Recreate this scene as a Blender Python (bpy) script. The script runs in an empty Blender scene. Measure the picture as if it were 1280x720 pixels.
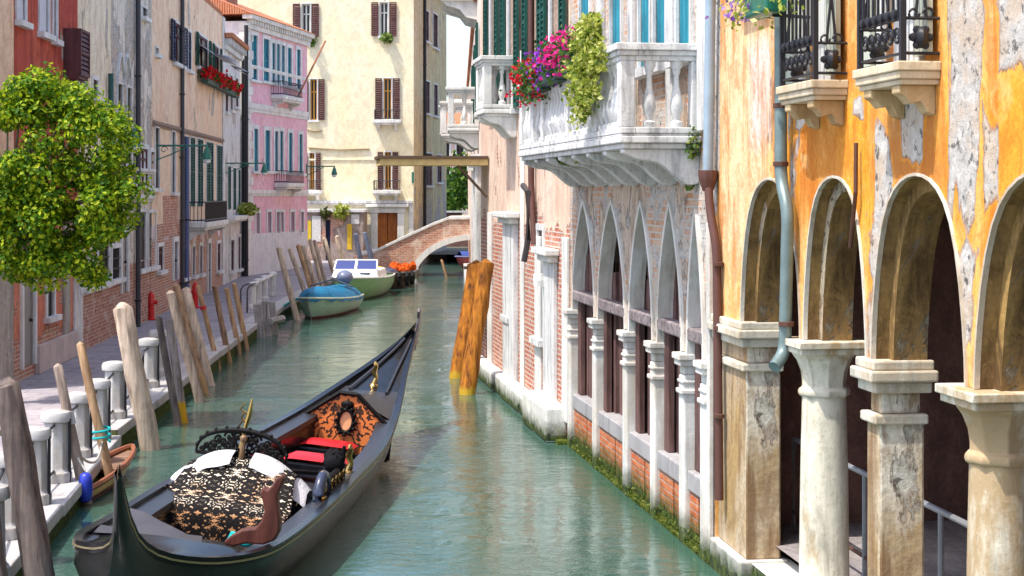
import bpy, bmesh, math, random
from mathutils import Vector, Matrix, Quaternion
random.seed(7)
R = math.radians
SC = bpy.context.scene
COL = SC.collection

# ------------------------------------------------------------------ camera, sky, sun, exposure
F, H, HY, CX = 2100.0, 3.6, 240.0, 640.0          # focal length in photo pixels, eye height above the water, horizon row
cd = bpy.data.cameras.new('camera'); cam = bpy.data.objects.new('camera', cd); COL.objects.link(cam)
cam.location = (0, 0, H); cam.rotation_euler = (R(90), 0, 0)
cd.sensor_width = 36; cd.lens = 36 * F / 1280; cd.shift_y = -(360 - HY) / 1280
cd.clip_start = 0.1; cd.clip_end = 2000
SC.camera = cam
SUN_EL, SUN_AZ = R(64), R(32)                      # azimuth: from -X (left bank) turning towards -Y (behind the camera)
sdir = Vector((-math.cos(SUN_AZ) * math.cos(SUN_EL), -math.sin(SUN_AZ) * math.cos(SUN_EL), math.sin(SUN_EL)))
w = bpy.data.worlds.new('World'); SC.world = w; w.use_nodes = True
wn = w.node_tree; sky = wn.nodes.new('ShaderNodeTexSky'); sky.sky_type = 'NISHITA'; sky.sun_disc = False
sky.sun_elevation = SUN_EL; sky.sun_rotation = math.atan2(sdir.x, sdir.y) % (2 * math.pi)
sky.air_density = 1.0; sky.dust_density = 2.2; sky.ozone_density = 1.0
bg = wn.nodes['Background']; bg.inputs['Strength'].default_value = 0.15
wn.links.new(sky.outputs['Color'], bg.inputs['Color'])
sl = bpy.data.lights.new('sun', 'SUN'); sl.energy = 2.45; sl.angle = R(0.5); sl.color = (1.0, 0.95, 0.86)
so = bpy.data.objects.new('sun', sl); COL.objects.link(so); so.rotation_euler = sdir.to_track_quat('Z', 'Y').to_euler()
SC.view_settings.view_transform = 'Standard'; SC.view_settings.look = 'None'
SC.view_settings.exposure = 1.24; SC.view_settings.gamma = 1.0; SC.view_settings.use_curve_mapping = False
SC.render.engine = 'CYCLES'
SC.cycles.max_bounces = 6; SC.cycles.diffuse_bounces = 3; SC.cycles.glossy_bounces = 3
SC.cycles.use_denoising = True

# ------------------------------------------------------------------ measuring helpers (photo pixel + real distance -> metres)
def pt(px, py, Y): return Vector(((px - CX) / F * Y, Y, H - (py - HY) / F * Y))
def onz(px, py, Z=0.0):
    Y = (H - Z) * F / (py - HY); return Vector(((px - CX) / F * Y, Y, Z))

class Frame:
    """A facade line: s runs along it, d stands out of it, z is up."""
    def __init__(f, o, t, n):
        f.o = Vector((o[0], o[1], 0)); f.t = Vector((t[0], t[1], 0)); f.n = Vector((n[0], n[1], 0)).normalized()
    def __call__(f, s, d, z): return f.o + f.t * s + f.n * d + Vector((0, 0, z))
    def s(f, px, d=0.0):
        k = (px - CX) / F; o = f.o + f.n * d
        return (k * o.y - o.x) / (f.t.x - k * f.t.y)
    def z(f, py, s, d=0.0): return H - (py - HY) / F * f(s, d, 0).y
def yline(c, m, side):                             # wall X = c + m*Y, s = Y ; side +1 faces +X, -1 faces -X
    return Frame((c, 0), (m, 1), (side, -side * m))
FL = yline(-6.85, -0.0552, 1)                      # left bank houses
FO = yline(4.056, -0.13, -1)                       # ochre arcade
FG = yline(4.30, -0.145, -1)                       # gothic palace and its neighbour
FF = yline(0.52 - 0.03, -0.032, -1)                # far right houses
FP = Frame((-10.24, 64.8), (0.161, 0.987), (0.987, -0.161))   # pink house
FY = Frame((0, 82), (1, 0), (0, -1))               # cream house front, s = X
FYS = Frame((-4.8, 82), (0.107, 0.994), (0.994, -0.107))      # its canal side

# ------------------------------------------------------------------ objects
ORG = {}
def props(o, label=None, cat=None, group=None, kind=None):
    if label: o['label'] = label
    if cat: o['category'] = cat
    if group: o['group'] = group
    if kind: o['kind'] = kind
    return o
def thing(name, loc, label, cat, group=None, local=False, rot=None):
    o = bpy.data.objects.new(name, None); COL.objects.link(o); o.location = loc
    o.empty_display_size = 0.2
    if rot: o.rotation_euler = rot
    ORG[o.name] = Vector((0, 0, 0)) if local else Vector(loc)
    return props(o, label, cat, group)

class MB:
    """Collects shapes; build() links them as one mesh object."""
    def __init__(m): m.v = []; m.f = []; m.mi = []; m.uv = {}; m.cur = 0
    def face(m, pts):
        i = len(m.v); m.v += [Vector(p) for p in pts]; m.f.append(tuple(range(i, i + len(pts)))); m.mi.append(m.cur)
    def grid(m, rows, closeu=False, closev=False, cap=False):
        i = len(m.v); nr, nc = len(rows), len(rows[0])
        for r in rows: m.v += [Vector(p) for p in r]
        for a in range(nr if closev else nr - 1):
            for b in range(nc if closeu else nc - 1):
                a2, b2 = (a + 1) % nr, (b + 1) % nc
                m.f.append((i + a * nc + b, i + a * nc + b2, i + a2 * nc + b2, i + a2 * nc + b)); m.mi.append(m.cur)
        if cap:
            m.f.append(tuple(i + b for b in range(nc))[::-1]); m.f.append(tuple(i + (nr - 1) * nc + b for b in range(nc))); m.mi += [m.cur] * 2
    def hexa(m, c):                               # 8 corners: 4 bottom ring, 4 top ring
        i = len(m.v); m.v += [Vector(p) for p in c]
        for q in ((3, 2, 1, 0), (4, 5, 6, 7), (0, 1, 5, 4), (1, 2, 6, 5), (2, 3, 7, 6), (3, 0, 4, 7)):
            m.f.append(tuple(i + k for k in q)); m.mi.append(m.cur)
    def box(m, x0, x1, y0, y1, z0, z1):
        m.hexa([(x0, y0, z0), (x1, y0, z0), (x1, y1, z0), (x0, y1, z0), (x0, y0, z1), (x1, y0, z1), (x1, y1, z1), (x0, y1, z1)])
    def fbox(m, f, s0, s1, d0, d1, z0, z1):
        m.hexa([f(s0, d0, z0), f(s1, d0, z0), f(s1, d1, z0), f(s0, d1, z0), f(s0, d0, z1), f(s1, d0, z1), f(s1, d1, z1), f(s0, d1, z1)])
    def prism(m, a, b):                            # two matching polygons
        i = len(m.v); n = len(a); m.v += [Vector(p) for p in a] + [Vector(p) for p in b]
        m.f.append(tuple(range(i, i + n))[::-1]); m.f.append(tuple(range(i + n, i + 2 * n))); m.mi += [m.cur] * 2
        for k in range(n):
            k2 = (k + 1) % n; m.f.append((i + k, i + k2, i + n + k2, i + n + k)); m.mi.append(m.cur)
    def tube(m, pts, rad, n=8, cap=True, squash=None, jit=0.0):
        pts = [Vector(p) for p in pts]; rows = []
        if not isinstance(rad, (list, tuple)): rad = [rad] * len(pts)
        ref = Vector((0, 0, 1)) if abs((pts[-1] - pts[0]).normalized().z) < 0.9 else Vector((1, 0, 0))
        for k, p in enumerate(pts):
            d = (pts[min(k + 1, len(pts) - 1)] - pts[max(k - 1, 0)]).normalized()
            u = d.cross(ref)
            u = u.normalized() if u.length > 1e-4 else Vector((1, 0, 0))
            v = u.cross(d).normalized()
            sx, sy = squash or (1, 1)
            rows.append([p + (u * math.cos(t) * sx + v * math.sin(t) * sy) * rad[k] * (1 + random.uniform(-jit, jit)) for t in [2 * math.pi * q / n for q in range(n)]])
        m.grid(rows, closeu=True, cap=cap)
    def lathe(m, c, prof, n=12, axis=None, sq=1.0):
        c = Vector(c); rows = []
        for r, z in prof:
            rows.append([c + Vector((r * math.cos(2 * math.pi * q / n), r * sq * math.sin(2 * math.pi * q / n), z)) for q in range(n)])
        m.grid(rows, closeu=True, cap=True)
    def blob(m, c, r, n=8, k=5, jit=0.0):
        c = Vector(c); r = Vector(r) if not isinstance(r, (int, float)) else Vector((r, r, r)); rows = []
        for a in range(k + 1):
            th = math.pi * (a + 0.02) / (k + 0.04)
            rows.append([c + Vector((r.x * math.sin(th) * math.cos(2 * math.pi * q / n), r.y * math.sin(th) * math.sin(2 * math.pi * q / n), -r.z * math.cos(th))) * 1.0 + Vector([random.uniform(-jit, jit) for _ in range(3)]) for q in range(n)])
        m.grid(rows, closeu=True, cap=True)
    def leaf(m, c, size, n=None, aspect=1.6):
        n = Vector((random.gauss(0, 1), random.gauss(0, 1), random.gauss(0.5, 0.8))).normalized() if n is None else n
        u = n.orthogonal().normalized(); u = Quaternion(n, random.uniform(0, 6.28)) @ u; v = n.cross(u)
        a, b = size * aspect * 0.5, size * 0.5
        m.face([c - u * a, c - v * b + n * size * .12, c + u * a, c + v * b + n * size * .12])
    def build(m, name, mats, parent=None, smooth=False, bevel=0.0, seg=2, recalc=True, **kw):
        org = ORG[root_of(parent).name] if parent else Vector((0, 0, 0))
        me = bpy.data.meshes.new(name)
        me.from_pydata([v - org for v in m.v], [], m.f)
        mats = mats if isinstance(mats, (list, tuple)) else [mats]
        for mt in mats: me.materials.append(mt)
        me.polygons.foreach_set('material_index', m.mi)
        if recalc:
            bm = bmesh.new(); bm.from_mesh(me); bmesh.ops.remove_doubles(bm, verts=bm.verts, dist=1e-5) if recalc == 'weld' else None
            bmesh.ops.recalc_face_normals(bm, faces=bm.faces); bm.to_mesh(me); bm.free()
        uvl = me.uv_layers.new(name='UVMap').data
        for p in me.polygons:
            n = p.normal
            if abs(n.z) > 0.8:
                for li in p.loop_indices:
                    v = me.vertices[me.loops[li].vertex_index].co + org; uvl[li].uv = (v.x, v.y)
            else:
                t = Vector((-n.y, n.x, 0)).normalized()
                if abs(t.y) > abs(t.x):
                    if t.y < 0: t = -t
                elif t.x < 0: t = -t
                for li in p.loop_indices:
                    v = me.vertices[me.loops[li].vertex_index].co + org; uvl[li].uv = (v.dot(t), v.z)
        if smooth:
            me.polygons.foreach_set('use_smooth', [True] * len(me.polygons))
            if smooth != 'all':
                try: me.set_sharp_from_angle(angle=R(smooth if smooth is not True else 40))
                except Exception: pass
        o = bpy.data.objects.new(name, me); COL.objects.link(o)
        if parent: o.parent = parent
        if bevel:
            b = o.modifiers.new('bevel', 'BEVEL'); b.width = bevel; b.segments = seg; b.limit_method = 'ANGLE'; b.angle_limit = R(40); b.harden_normals = False
        return props(o, **kw) if kw else o
def root_of(o):
    while o.parent: o = o.parent
    return o

# ------------------------------------------------------------------ node materials
class NT:
    def __init__(s, name, rough=0.8, spec=0.3):
        s.m = bpy.data.materials.new(name); s.m.use_nodes = True; s.nt = s.m.node_tree
        s.b = s.nt.nodes['Principled BSDF']; s.out = s.nt.nodes['Material Output']
        s.set('Roughness', rough); s.set('Specular IOR Level', spec)
        s.tc = s.nt.nodes.new('ShaderNodeTexCoord')
    def put(s, sock, v):
        if hasattr(v, 'is_linked') and hasattr(v, 'node'): s.nt.links.new(v, sock)
        elif v is not None:
            if isinstance(v, (tuple, list)) and len(v) == 3 and sock.type == 'RGBA': v = (*v, 1)
            sock.default_value = v
    def set(s, k, v): s.put(s.b.inputs[k], v)
    def uv(s): return s.tc.outputs['UV']
    def ob(s): return s.tc.outputs['Object']
    def map(s, vec, scale=(1, 1, 1), loc=(0, 0, 0), rot=(0, 0, 0)):
        n = s.nt.nodes.new('ShaderNodeMapping'); s.put(n.inputs['Vector'], vec)
        n.inputs['Scale'].default_value = scale; n.inputs['Location'].default_value = loc; n.inputs['Rotation'].default_value = rot
        return n.outputs[0]
    def noise(s, vec, scale=1.0, detail=4, rough=0.6, dist=0.0):
        n = s.nt.nodes.new('ShaderNodeTexNoise'); s.put(n.inputs['Vector'], vec)
        n.inputs['Scale'].default_value = scale; n.inputs['Detail'].default_value = detail; n.inputs['Roughness'].default_value = rough; n.inputs['Distortion'].default_value = dist
        return n.outputs[0]
    def vor(s, vec, scale=1.0, feature='F1', out=0, rnd=1.0):
        n = s.nt.nodes.new('ShaderNodeTexVoronoi'); n.feature = feature; s.put(n.inputs['Vector'], vec); n.inputs['Scale'].default_value = scale
        n.inputs['Randomness'].default_value = rnd
        return n.outputs[out]
    def wave(s, vec, scale=1.0, dist=0.0, detail=2, dscale=1.0, direction='X', prof='SIN'):
        n = s.nt.nodes.new('ShaderNodeTexWave'); s.put(n.inputs['Vector'], vec); n.bands_direction = direction; n.wave_profile = prof
        n.inputs['Scale'].default_value = scale; n.inputs['Distortion'].default_value = dist; n.inputs['Detail'].default_value = detail; n.inputs['Detail Scale'].default_value = dscale
        return n.outputs[1]
    def ramp(s, fac, stops, interp='LINEAR'):
        n = s.nt.nodes.new('ShaderNodeValToRGB'); s.put(n.inputs[0], fac); e = n.color_ramp.elements; n.color_ramp.interpolation = interp
        while len(e) < len(stops): e.new(0.5)
        for k, (p, c) in enumerate(stops):
            e[k].position = p; e[k].color = (c, c, c, 1) if isinstance(c, (int, float)) else (*c[:3], 1)
        return n.outputs[0]
    def mix(s, f, a, b, blend='MIX'):
        n = s.nt.nodes.new('ShaderNodeMix'); n.data_type = 'RGBA'; n.blend_type = blend; n.clamp_factor = True
        s.put(n.inputs[0], f); s.put(n.inputs[6], a); s.put(n.inputs[7], b); return n.outputs[2]
    def math(s, op, a, b=0.0, clamp=False):
        n = s.nt.nodes.new('ShaderNodeMath'); n.operation = op; n.use_clamp = clamp; s.put(n.inputs[0], a); s.put(n.inputs[1], b); return n.outputs[0]
    def sep(s, vec):
        n = s.nt.nodes.new('ShaderNodeSeparateXYZ'); s.put(n.inputs[0], vec); return n.outputs
    def comb(s, x, y, z=0.0):
        n = s.nt.nodes.new('ShaderNodeCombineXYZ'); s.put(n.inputs[0], x); s.put(n.inputs[1], y); s.put(n.inputs[2], z); return n.outputs[0]
    def rng(s, v, a, b, c=0.0, d=1.0):
        n = s.nt.nodes.new('ShaderNodeMapRange'); s.put(n.inputs[0], v)
        for k, q in enumerate((a, b, c, d)): n.inputs[k + 1].default_value = q
        return n.outputs[0]
    def brick(s, vec, c1, c2, mo, bw=0.24, rh=0.075, ms=0.012, bias=0.0):
        n = s.nt.nodes.new('ShaderNodeTexBrick'); s.put(n.inputs['Vector'], vec)
        s.put(n.inputs['Color1'], c1); s.put(n.inputs['Color2'], c2); s.put(n.inputs['Mortar'], mo)
        n.inputs['Scale'].default_value = 1.0; n.inputs['Mortar Size'].default_value = ms; n.inputs['Brick Width'].default_value = bw; n.inputs['Row Height'].default_value = rh
        n.inputs['Bias'].default_value = bias; n.inputs['Mortar Smooth'].default_value = 0.3
        return n.outputs['Color'], n.outputs['Fac']
    def bump(s, h, strength=0.5, dist=0.02):
        n = s.nt.nodes.new('ShaderNodeBump'); s.put(n.inputs['Height'], h); n.inputs['Strength'].default_value = strength; n.inputs['Distance'].default_value = dist
        return n.outputs[0]
    def done(s, color=None, normal=None):
        if color is not None: s.set('Base Color', color)
        if normal is not None: s.set('Normal', normal)
        return s.m
def sc3(c, k): return tuple(min(1, x * k) for x in c[:3])
def plaster(name, a, b, stain, peel=0.3, under='brick', damp=None, seed=0, streak=0.5, pstretch=0.6, brickc=((.42, .13, .07), (.50, .22, .13)), grey=(.50, .47, .44), patches=(), tints=()):
    """Old lime render: two tones, rain streaks, flaked areas down to brick or grey mortar."""
    n = NT(name, 0.9, 0.15); uv = n.map(n.uv(), loc=(seed * 3.7, seed * 1.9, 0))
    base = n.mix(n.ramp(n.noise(n.map(uv, (1, .6, 1)), 0.7, 7, .62, .5), [(.36, 0), (.62, 1)]), a, b)
    for (u0, u1, v0, v1, tc) in tints:              # areas of another tone: old paint, and painted-in shade below the balconies
        q = n.sep(n.uv()); e = n.math('MAXIMUM', n.math('DIVIDE', n.math('ABSOLUTE', n.math('SUBTRACT', q[0], (u0 + u1) / 2)), (u1 - u0) / 2), n.math('DIVIDE', n.math('ABSOLUTE', n.math('SUBTRACT', q[1], (v0 + v1) / 2)), (v1 - v0) / 2))
        e = n.math('ADD', e, n.math('MULTIPLY', n.noise(n.map(uv, (1.8, .8, 1)), 1.7, 8, .72, 1.0), 1.2))
        base = n.mix(n.math('MULTIPLY', n.rng(e, 1.25, 1.65, 1, 0), .85), base, tc)
    st = n.noise(n.map(uv, (2.0, 0.30, 1)), 1.5, 8, .68, 1.1)
    base = n.mix(n.math('MULTIPLY', n.ramp(st, [(.47, 0), (.62, 1)]), streak), base, stain)
    fine = n.noise(uv, 22, 5, .7)
    base = n.mix(n.ramp(fine, [(.35, .35), (.6, 0)]), base, sc3(stain, .6))
    dirt = n.ramp(n.noise(n.map(uv, (1.6, .8, 1)), 2.6, 8, .72, .8), [(.54, 0), (.7, .7)])
    base = n.mix(n.math('MULTIPLY', dirt, streak), base, sc3(stain, .75))
    mot = n.noise(n.map(uv, (1, .75, 1), (5, 9, 0)), 3.2, 9, .72, .9)
    base = n.mix(n.ramp(mot, [(.40, .42), (.52, 0)]), base, sc3(stain, .85)); base = n.mix(n.ramp(mot, [(.54, 0), (.66, .35)]), base, sc3(b, 1.12))
    # flaked mask
    pm = n.noise(n.map(uv, (1.0, pstretch, 1), (11, 5, 0)), 0.75, 9, .62, .6)
    if damp:
        v = n.sep(n.uv())[1]
        pm = n.math('ADD', pm, n.rng(v, damp[0], damp[1], damp[2], 0.0))
    for (u0, u1, v0, v1) in patches:                # flaked areas of their own place and size
        q = n.sep(n.uv()); e = n.math('MAXIMUM', n.math('DIVIDE', n.math('ABSOLUTE', n.math('SUBTRACT', q[0], (u0 + u1) / 2)), (u1 - u0) / 2), n.math('DIVIDE', n.math('ABSOLUTE', n.math('SUBTRACT', q[1], (v0 + v1) / 2)), (v1 - v0) / 2))
        pm = n.math('ADD', pm, n.rng(e, .2, 1.7, .27, 0.0))
    th = 0.70 - 0.36 * peel
    mask = n.ramp(pm, [(th, 0), (th + .012, 1)])
    edge = n.ramp(pm, [(th - .03, 0), (th - .004, 1), (th + .002, 0)]); rim = n.ramp(pm, [(th, 0), (th + .008, 1), (th + .03, 0)])
    bc, bf = n.brick(n.uv(), brickc[0], brickc[1], (.55, .50, .44))
    gr = n.ramp(n.noise(uv, 9, 9, .8, .8), [(.3, sc3(grey, .3)), (.42, sc3(grey, .8)), (.55, grey), (.66, sc3(grey, 1.5))])
    hole = n.noise(uv, 11, 6, .62, .15); gr = n.mix(n.ramp(n.noise(uv, 2.4, 6, .65), [(.46, 0), (.6, .7)]), gr, n.mix(n.noise(uv, 14, 3), (.48, .30, .18), (.60, .50, .38))); gr = n.mix(n.ramp(hole, [(.36, .9), (.44, 0)]), gr, sc3(grey, .16))
    if under == 'brick': un = n.mix(n.ramp(n.noise(uv, 1.7, 5, .6), [(.42, 0), (.52, 1)]), bc, gr)
    elif under == 'brickonly': un = n.mix(n.ramp(n.noise(uv, 2.7, 6, .7), [(.5, 0), (.66, .8)]), bc, gr)
    else: un = gr
    col = n.mix(mask, base, un)
    col = n.mix(n.math('MULTIPLY', edge, .35), col, sc3(a, 1.15)); col = n.mix(n.math('MULTIPLY', rim, .55), col, sc3(stain, .35))
    hgt = n.math('ADD', n.math('MULTIPLY', mask, -0.9), n.math('MULTIPLY', fine, 0.3))
    hgt = n.math('ADD', hgt, n.math('MULTIPLY', n.noise(uv, 5, 6, .7), .5))
    if under != 'grey': hgt = n.math('ADD', hgt, n.math('MULTIPLY', n.math('MULTIPLY', bf, mask), -.6))
    else: hgt = n.math('ADD', hgt, n.math('MULTIPLY', n.math('MULTIPLY', n.noise(uv, 9, 8, .75), mask), 1.4))
    return n.done(col, n.bump(hgt, .6, .025))
def brickm(name, c1=(.44, .15, .08), c2=(.58, .28, .18), mo=(.55, .50, .45), pale=.4, seed=0, algae=None, stain=(.65, .58, .52)):
    n = NT(name, 0.9, 0.15); uv = n.uv(); u2 = n.map(uv, loc=(seed * 2.3, seed, 0))
    dv = n.map(uv)
    c, f = n.brick(dv, c1, c2, mo)
    c = n.mix(n.ramp(n.noise(n.map(u2, (4, 12, 1)), 1.0, 3), [(.35, .5), (.6, 0)]), c, sc3(c1, .5))
    eff = n.ramp(n.noise(u2, 1.3, 8, .7, .6), [(.5, 0), (.62, 1)])
    c = n.mix(n.math('MULTIPLY', eff, pale), c, stain)
    h = n.math('ADD', n.math('MULTIPLY', f, -1.0), n.math('MULTIPLY', n.noise(uv, 18, 5, .7), .8))
    if algae:
        v = n.math('ADD', n.sep(uv)[1], n.math('MULTIPLY', n.noise(u2, 6, 6, .7), -.5))
        g = n.rng(v, algae[0], algae[1], 1.0, 0.0)
        c = n.mix(g, c, n.ramp(n.noise(u2, 14, 5), [(.35, (.012, .02, .008)), (.6, (.07, .10, .015)), (.75, (.16, .17, .03))]))
    return n.done(c, n.bump(h, .7, .02))
def stone(name, a=(.74, .71, .66), dark=(.16, .15, .14), amt=.5, seed=0, rough=.75, algae=None, scale=1.0, ochre=0.0):
    n = NT(name, rough, .3); uv = n.map(n.ob(), loc=(seed, seed * 2, seed * .3)); 
    st = n.noise(n.map(uv, (4 * scale, 4 * scale, .6 * scale)), 1.3, 7, .7, .5)
    c = n.mix(n.ramp(n.noise(uv, 2.2 * scale, 5), [(.35, 0), (.65, 1)]), a, sc3(a, .78))
    c = n.mix(n.math('MULTIPLY', n.ramp(st, [(.50, 0), (.70, 1)]), amt), c, dark)
    sp = n.noise(uv, 26 * scale, 6, .75)
    c = n.mix(n.math('MULTIPLY', n.ramp(sp, [(.54, 0), (.7, 1)]), amt * .8), c, sc3(dark, 1.6))
    if ochre: c = n.mix(n.math('MULTIPLY', n.ramp(n.noise(n.map(uv, (2, 2, .7)), 1.1, 6, .65, .3), [(.46, 0), (.56, 1)]), ochre), c, (.36, .21, .07))
    if algae:
        v = n.math('ADD', n.sep(n.uv())[1], n.math('MULTIPLY', n.noise(uv, 5, 6, .7), -.4))
        c = n.mix(n.rng(v, algae[0], algae[1], 1.0, 0.0), c, n.ramp(n.noise(uv, 12, 5), [(.35, (.015, .02, .01)), (.6, (.07, .10, .02)), (.75, (.15, .16, .04))]))
    return n.done(c, n.bump(n.math('ADD', n.math('MULTIPLY', sp, .5), n.noise(uv, 6 * scale, 5, .7)), .45, .015))
def wood(name, a, b, crack=(.03, .025, .02), z=True, rough=.85, seed=0, low=None, lowz=.5, k=1.0):
    n = NT(name, rough, .2); v = n.map(n.ob(), (8 * k, 8 * k, .5 * k) if z else (.5 * k, 8 * k, 8 * k), (seed, seed * 1.3, seed * .7))
    g = n.noise(v, 1.6, 8, .70, .35)
    c = n.ramp(g, [(.30, crack), (.40, a), (.56, b), (.74, sc3(b, 1.35))])
    c = n.mix(n.ramp(n.noise(n.map(n.ob(), loc=(seed, 0, 0)), 2.6, 5), [(.45, 0), (.7, .6)]), c, sc3(a, .55))
    if low:
        h = n.math('ADD', n.sep(n.ob())[2], n.math('MULTIPLY', n.noise(v, 2.0, 4), .25))
        c = n.mix(n.rng(h, lowz, lowz + .06, 1, 0), c, n.mix(g, sc3(low, .45), low))
    return n.done(c, n.bump(g, .8, .02))
def paint(name, c, rough=.5, spec=.4, var=.25, metal=0.0, coat=0.0, bumpk=.15, scale=6):
    n = NT(name, rough, spec); n.set('Metallic', metal)
    if coat: n.set('Coat Weight', coat); n.set('Coat Roughness', .08)
    q = n.noise(n.ob(), scale, 6, .65)
    col = n.mix(n.ramp(q, [(.35, 0), (.7, var)]), c, sc3(c, .45))
    return n.done(col, n.bump(q, bumpk, .01))
def leafm(name, stops, trans=.35, rough=.55):
    n = NT(name, rough, .25); g = n.nt.nodes.new('ShaderNodeNewGeometry')
    col = n.ramp(g.outputs['Random Per Island'], stops)
    n.set('Base Color', col)
    t = n.nt.nodes.new('ShaderNodeBsdfTranslucent'); n.put(t.inputs[0], col)
    mx = n.nt.nodes.new('ShaderNodeMixShader'); mx.inputs[0].default_value = trans
    n.nt.links.new(n.b.outputs[0], mx.inputs[1]); n.nt.links.new(t.outputs[0], mx.inputs[2]); n.nt.links.new(mx.outputs[0], n.out.inputs[0])
    return n.m
# ------------------------------------------------------------------ materials
iron = paint('iron black', (.018, .017, .022), .5, .4)
iron_rust = paint('iron rusty', (.10, .045, .03), .7, .3)
green_paint = paint('green paint', (.02, .16, .11), .4, .5)
istria = stone('white stone', (.80, .78, .73), (.20, .19, .18), .45)
istria_dirty = stone('white stone weathered', (.74, .73, .71), (.10, .10, .11), .75, 3)
istria_kerb = stone('kerb stone', (.48, .46, .45), (.18, .155, .14), .6, 5)
bollard_stone = stone('bollard stone', (.50, .49, .48), (.20, .17, .14), .65, 7, ochre=.2)
column_stone = stone('column stone', (.78, .72, .58), (.12, .10, .07), .6, 9, ochre=.75)
column_white = stone('palace column stone', (.78, .76, .72), (.30, .27, .22), .5, 11, algae=(-.10, .16), ochre=.25)
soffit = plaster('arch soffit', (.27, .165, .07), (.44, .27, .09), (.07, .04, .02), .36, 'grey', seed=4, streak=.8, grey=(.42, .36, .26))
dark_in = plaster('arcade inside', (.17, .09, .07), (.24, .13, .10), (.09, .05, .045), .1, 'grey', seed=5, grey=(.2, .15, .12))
glass = NT('window glass', .2, .35); glass = glass.done(glass.mix(glass.noise(glass.ob(), 2.0, 3), (.012, .013, .016), (.03, .034, .042)))
dark_glass = NT('dark interior', .5, .2).done((.012, .010, .010))
curtain = paint('curtain', (.62, .63, .68), .9, .1)
shut_brown = wood('brown shutter', (.075, .028, .032), (.12, .042, .045), rough=.6, k=.6)
shut_green = wood('green shutter', (.008, .055, .045), (.012, .085, .065), rough=.6, k=.6)
shut_navy = wood('navy shutter', (.012, .018, .05), (.02, .03, .085), rough=.6, k=.6)
shut_teal = wood('teal shutter', (.01, .16, .24), (.03, .28, .36), rough=.6, k=.6)
door_wood = wood('door wood', (.33, .10, .025), (.42, .14, .035), rough=.5, k=.5)
dark_door = wood('maroon door', (.07, .02, .022), (.10, .03, .03), rough=.6, k=.5)
dark_wood = wood('dark infill boards', (.09, .045, .04), (.17, .095, .085), rough=.8, k=1.0)
grey_board = wood('grey board', (.26, .23, .22), (.42, .38, .36), rough=.9)
tile = NT('roof tile', .85, .2)
_w = tile.wave(tile.uv(), 3.2, .6, 2, 2.0, 'X'); _t = tile.noise(tile.uv(), 4, 6, .7)
tile = tile.done(tile.mix(tile.ramp(_t, [(.35, 0), (.7, 1)]), (.55, .17, .07), (.62, .30, .18)), tile.bump(_w, .9, .06))
window_trim = stone('window trim', (.76, .76, .75), (.36, .35, .35), .25, 13)

# ------------------------------------------------------------------ facade builders
def wall_grid(mb, fr, s0, s1, z0, z1, ops, depth=.22, d=0.0):
    """Front face of a wall with rectangular openings and their reveals."""
    ops = [o for o in ops if o[1] > s0 and o[0] < s1]
    ops = [(max(a, s0 + .01), min(b, s1 - .01), max(c, z0 + .01), min(e, z1 - .01)) for a, b, c, e in ops]
    S = sorted({s0, s1, *[q for o in ops for q in o[:2]]}); Z = sorted({z0, z1, *[q for o in ops for q in o[2:]]})
    for a, b in zip(S, S[1:]):
        for c, e in zip(Z, Z[1:]):
            if b - a < 1e-6 or e - c < 1e-6: continue
            ms, mz = (a + b) / 2, (c + e) / 2
            if any(o[0] < ms < o[1] and o[2] < mz < o[3] for o in ops): continue
            mb.face([fr(a, d, c), fr(b, d, c), fr(b, d, e), fr(a, d, e)])
    for a, b, c, e in ops:
        p = [(a, c), (b, c), (b, e), (a, e)]
        for k in range(4):
            q, r = p[k], p[(k + 1) % 4]
            mb.face([fr(q[0], d, q[1]), fr(r[0], d, r[1]), fr(r[0], d - depth, r[1]), fr(q[0], d - depth, q[1])])
def shell(mb, fr, s0, s1, z0, z1, depth):
    """The other three sides and the top of a house."""
    mb.face([fr(s0, 0, z0), fr(s0, -depth, z0), fr(s0, -depth, z1), fr(s0, 0, z1)])
    mb.face([fr(s1, 0, z0), fr(s1, -depth, z0), fr(s1, -depth, z1), fr(s1, 0, z1)])
    mb.face([fr(s0, -depth, z0), fr(s1, -depth, z0), fr(s1, -depth, z1), fr(s0, -depth, z1)])
def arc_pts(a, b, spring, rise, kind, n=20):
    hw, mid = (b - a) / 2, (a + b) / 2; out = []
    for k in range(n + 1):
        if kind == 'round':
            t = math.pi * (1 - k / n); x, z = math.cos(t) * hw, math.sin(t) * rise
            # a stilted round arch: circular head over short straight jambs reads closest
            stilt = max(0.0, rise - hw); z = math.sin(t) * min(rise, hw) + stilt * (1 - abs(math.cos(t)) ** 6)
        else:
            q = -1 + 2 * k / n; q = math.copysign(abs(q) ** .8, q); x = q * hw
            Rr = (rise * rise + hw * hw) / (2 * hw); z = math.sqrt(max(0, Rr * Rr - (abs(x) + Rr - hw) ** 2))
        out.append((mid + x, spring + z))
    return out
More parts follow.
